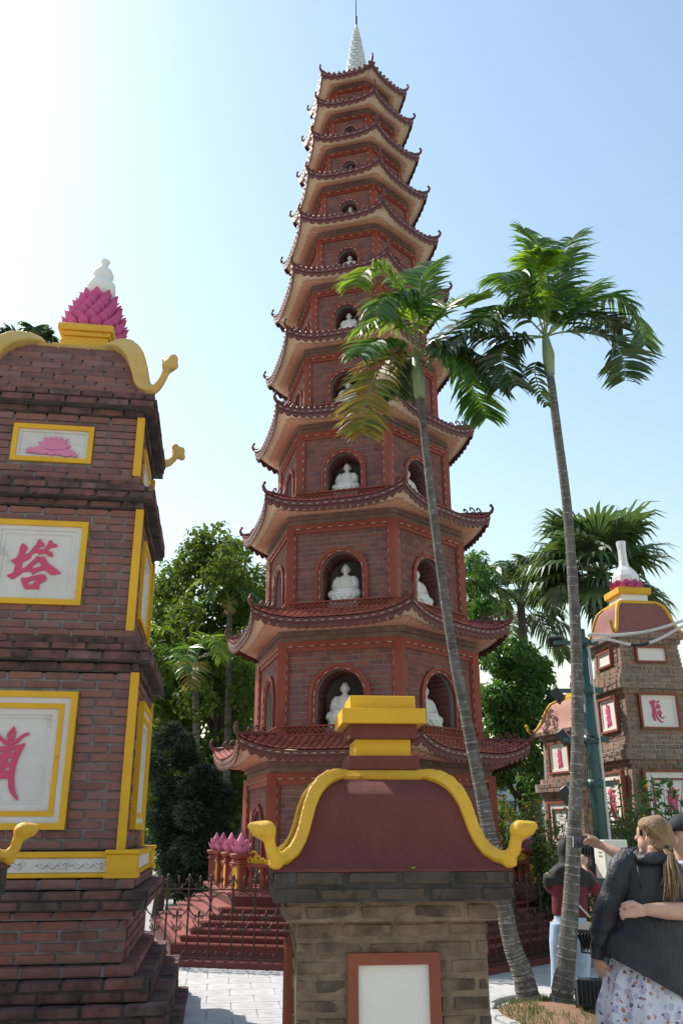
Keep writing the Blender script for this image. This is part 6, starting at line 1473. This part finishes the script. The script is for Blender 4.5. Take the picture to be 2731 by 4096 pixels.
b = MB(); b.ell(L(398, 505, D3+.03), (.095, .115, .14), None, 16, 12); b.tube([L(410, 560), L(418, 640), L(420, 700)], [.085, .10, .13], 14)
b.tube([L(425, 640), L(427, 690), L(428, 760), L(430, 860)], [.09, .175, .225, .212], 18, squash=.66, up=(0, 1, 0)); b.tube([L(420, 690), L(330, 715), L(262, 765)], [.09, .085, .07], 12); b.tube([L(425, 690), L(520, 725), L(600, 775)], [.09, .085, .07], 12); b.ell(L(400, 720, D3-.10), (.14, .05, .08))
b.tube([L(590, 760), L(655, 850, D3+.03)], [.085, .075], 12); b.tube([L(250, 750), L(235, 850, D3+.05)], [.085, .075], 12)
link('hooded_top', fuse(b, .014, 10, 'hooded_top', ('hood_black',), .5, .7), t)
b = MB(); b.tube([L(430, 830), L(435, 960), L(440, 1090), L(440, 1165)], [.205, .195, .195, .185], 20, squash=.68, up=(0, 1, 0)); b.tube([L(650, 840, D3+.03), L(700, 890, D3+.06), L(640, 760, D3+.2), L(585, 690, D3+.27)], [.07, .075, .06, .045], 12)
b.tube([L(235, 840, D3+.04), L(245, 880, D3+.08), L(400, 740, D3+.26)], [.07, .07, .05], 12)
link('sweater', fuse(b, .014, 4, 'sweater', ('sweater_maroon',), .5, .7), t)
b = MB(); b.tube([L(445, 1140), L(445, 1260), L(450, 1340)], [.175, .185, .15], 18, squash=.72, up=(0, 1, 0))
for (xa, xb, xc) in ((350, 332, 330), (560, 568, 552)):
    b.tube([L(xa, 1230), L((xa+xb)/2-8, 1420), L(xb, 1600), L(xc, 1800), Vector((L(xc, 1990).x, 0, .07))], [.115, .105, .088, .082, .078], 14)
jm = fuse(b, .013, 3, 'jeans', ('denim_pale',), .5, .7); link('jeans', jm, t)
sh_ = MB()
for xc in (332, 552): sh_.ell((L(xc, 1990).x, .06, .045), (.05, .13, .045))
sh_.build('shoes', 'shoe', t)
ca = thing('camera', 'small black camera raised by the hooded person', 'camera', hb+L(600, 620, D3+.34)); MB().cham((0, 0, 0), (.13, .05, .085), .008).build('camera_body', 'phone_dark', ca); MB().tube([(0, .02, 0), (0, .10, 0)], .035, 12).build('lens', 'phone_dark', ca); MB().box((.0, -.027, 0), (.07, .004, .05)).build('rear_screen', 'phone_screen', ca)
MB().tube([L(400, 870, D3-.15), L(470, 980, D3-.16), L(560, 1080, D3-.14), L(640, 1165, D3-.08)], .012, 6).build('bag_strap', 'cable_grey', t)
# ------------------------------------------------ figures farther off
def simple_person(label, base, H, top, legs, hair, seed=0, facing=0):
    t = thing('person', label, 'person', base, facing); k = H/1.7
    b = MB(); b.ell((0, 0, 1.57*k), (.075*k, .09*k, .11*k)); b.ell((0, -.095*k, 1.56*k), .016*k); b.tube([(0, 0, 1.38*k), (0, 0, 1.5*k)], .05*k, 10); b.tube([(0, 0, .85*k), (0, 0, 1.1*k), (0, 0, 1.38*k)], [.13*k, .12*k, .14*k], 12, squash=.65, up=(0, 1, 0))
    for s in (-1, 1):
        b.tube([(s*.085*k, 0, .9*k), (s*.09*k, 0, .48*k), (s*.085*k, .02, .06*k)], [.08*k, .058*k, .04*k], 10); b.ell((s*.085*k, -.05*k, .03), (.04*k, .11*k, .03))
        b.tube([(s*.17*k, 0, 1.36*k), (s*.22*k, .0, 1.1*k), (s*.12*k, -.24*k, 1.2*k)], [.05*k, .042*k, .03*k], 10); hand(b, (s*.12*k, -.24*k, 1.2*k), (-s*.3, -1, .4), (0, 0, 1), palm=.07, curl=.5, thumb=-s)
    link('body', fuse(b, .014, 2, 'body', ('skin',), .5, .6), t)
    b = MB(); b.tube([(0, 0, .82*k), (0, 0, 1.1*k), (0, 0, 1.34*k), (0, 0, 1.43*k)], [.165*k, .16*k, .185*k, .08*k], 16, squash=.68, up=(0, 1, 0))
    for s in (-1, 1): b.tube([(s*.15*k, 0, 1.36*k), (s*.225*k, 0, 1.1*k), (s*.15*k, -.17*k, 1.17*k)], [.075*k, .062*k, .05*k], 10)
    link('jacket', fuse(b, .018, 3, 'jacket', (top,), .5), t)
    b = MB(); b.tube([(0, 0, .78*k), (0, 0, .92*k)], .15*k, 14, squash=.7, up=(0, 1, 0))
    for s in (-1, 1): b.tube([(s*.085*k, 0, .86*k), (s*.09*k, 0, .48*k), (s*.085*k, .02, .07*k)], [.1*k, .075*k, .065*k], 12)
    link('trousers', fuse(b, .018, 2, 'trousers', (legs,), .5), t)
    b = MB(); b.ell((0, .02*k, 1.60*k), (.09*k, .10*k, .105*k)); b.build('hair', hair, t)
q = P(2444, 3500, 12.3); simple_person('person in dark clothes half hidden behind the green pole and cabinet', (q.x, 12.3, 0), 1.74, 'cloth_dark', 'cloth_dark', 'cap_black', 1, R_(160))
q = P(2012, 3400, 27); simple_person('tiny far person in red beyond the right-hand fence', (q.x, 27, 0), 1.65, 'sweater_maroon', 'cloth_dark', 'cap_black', 2)
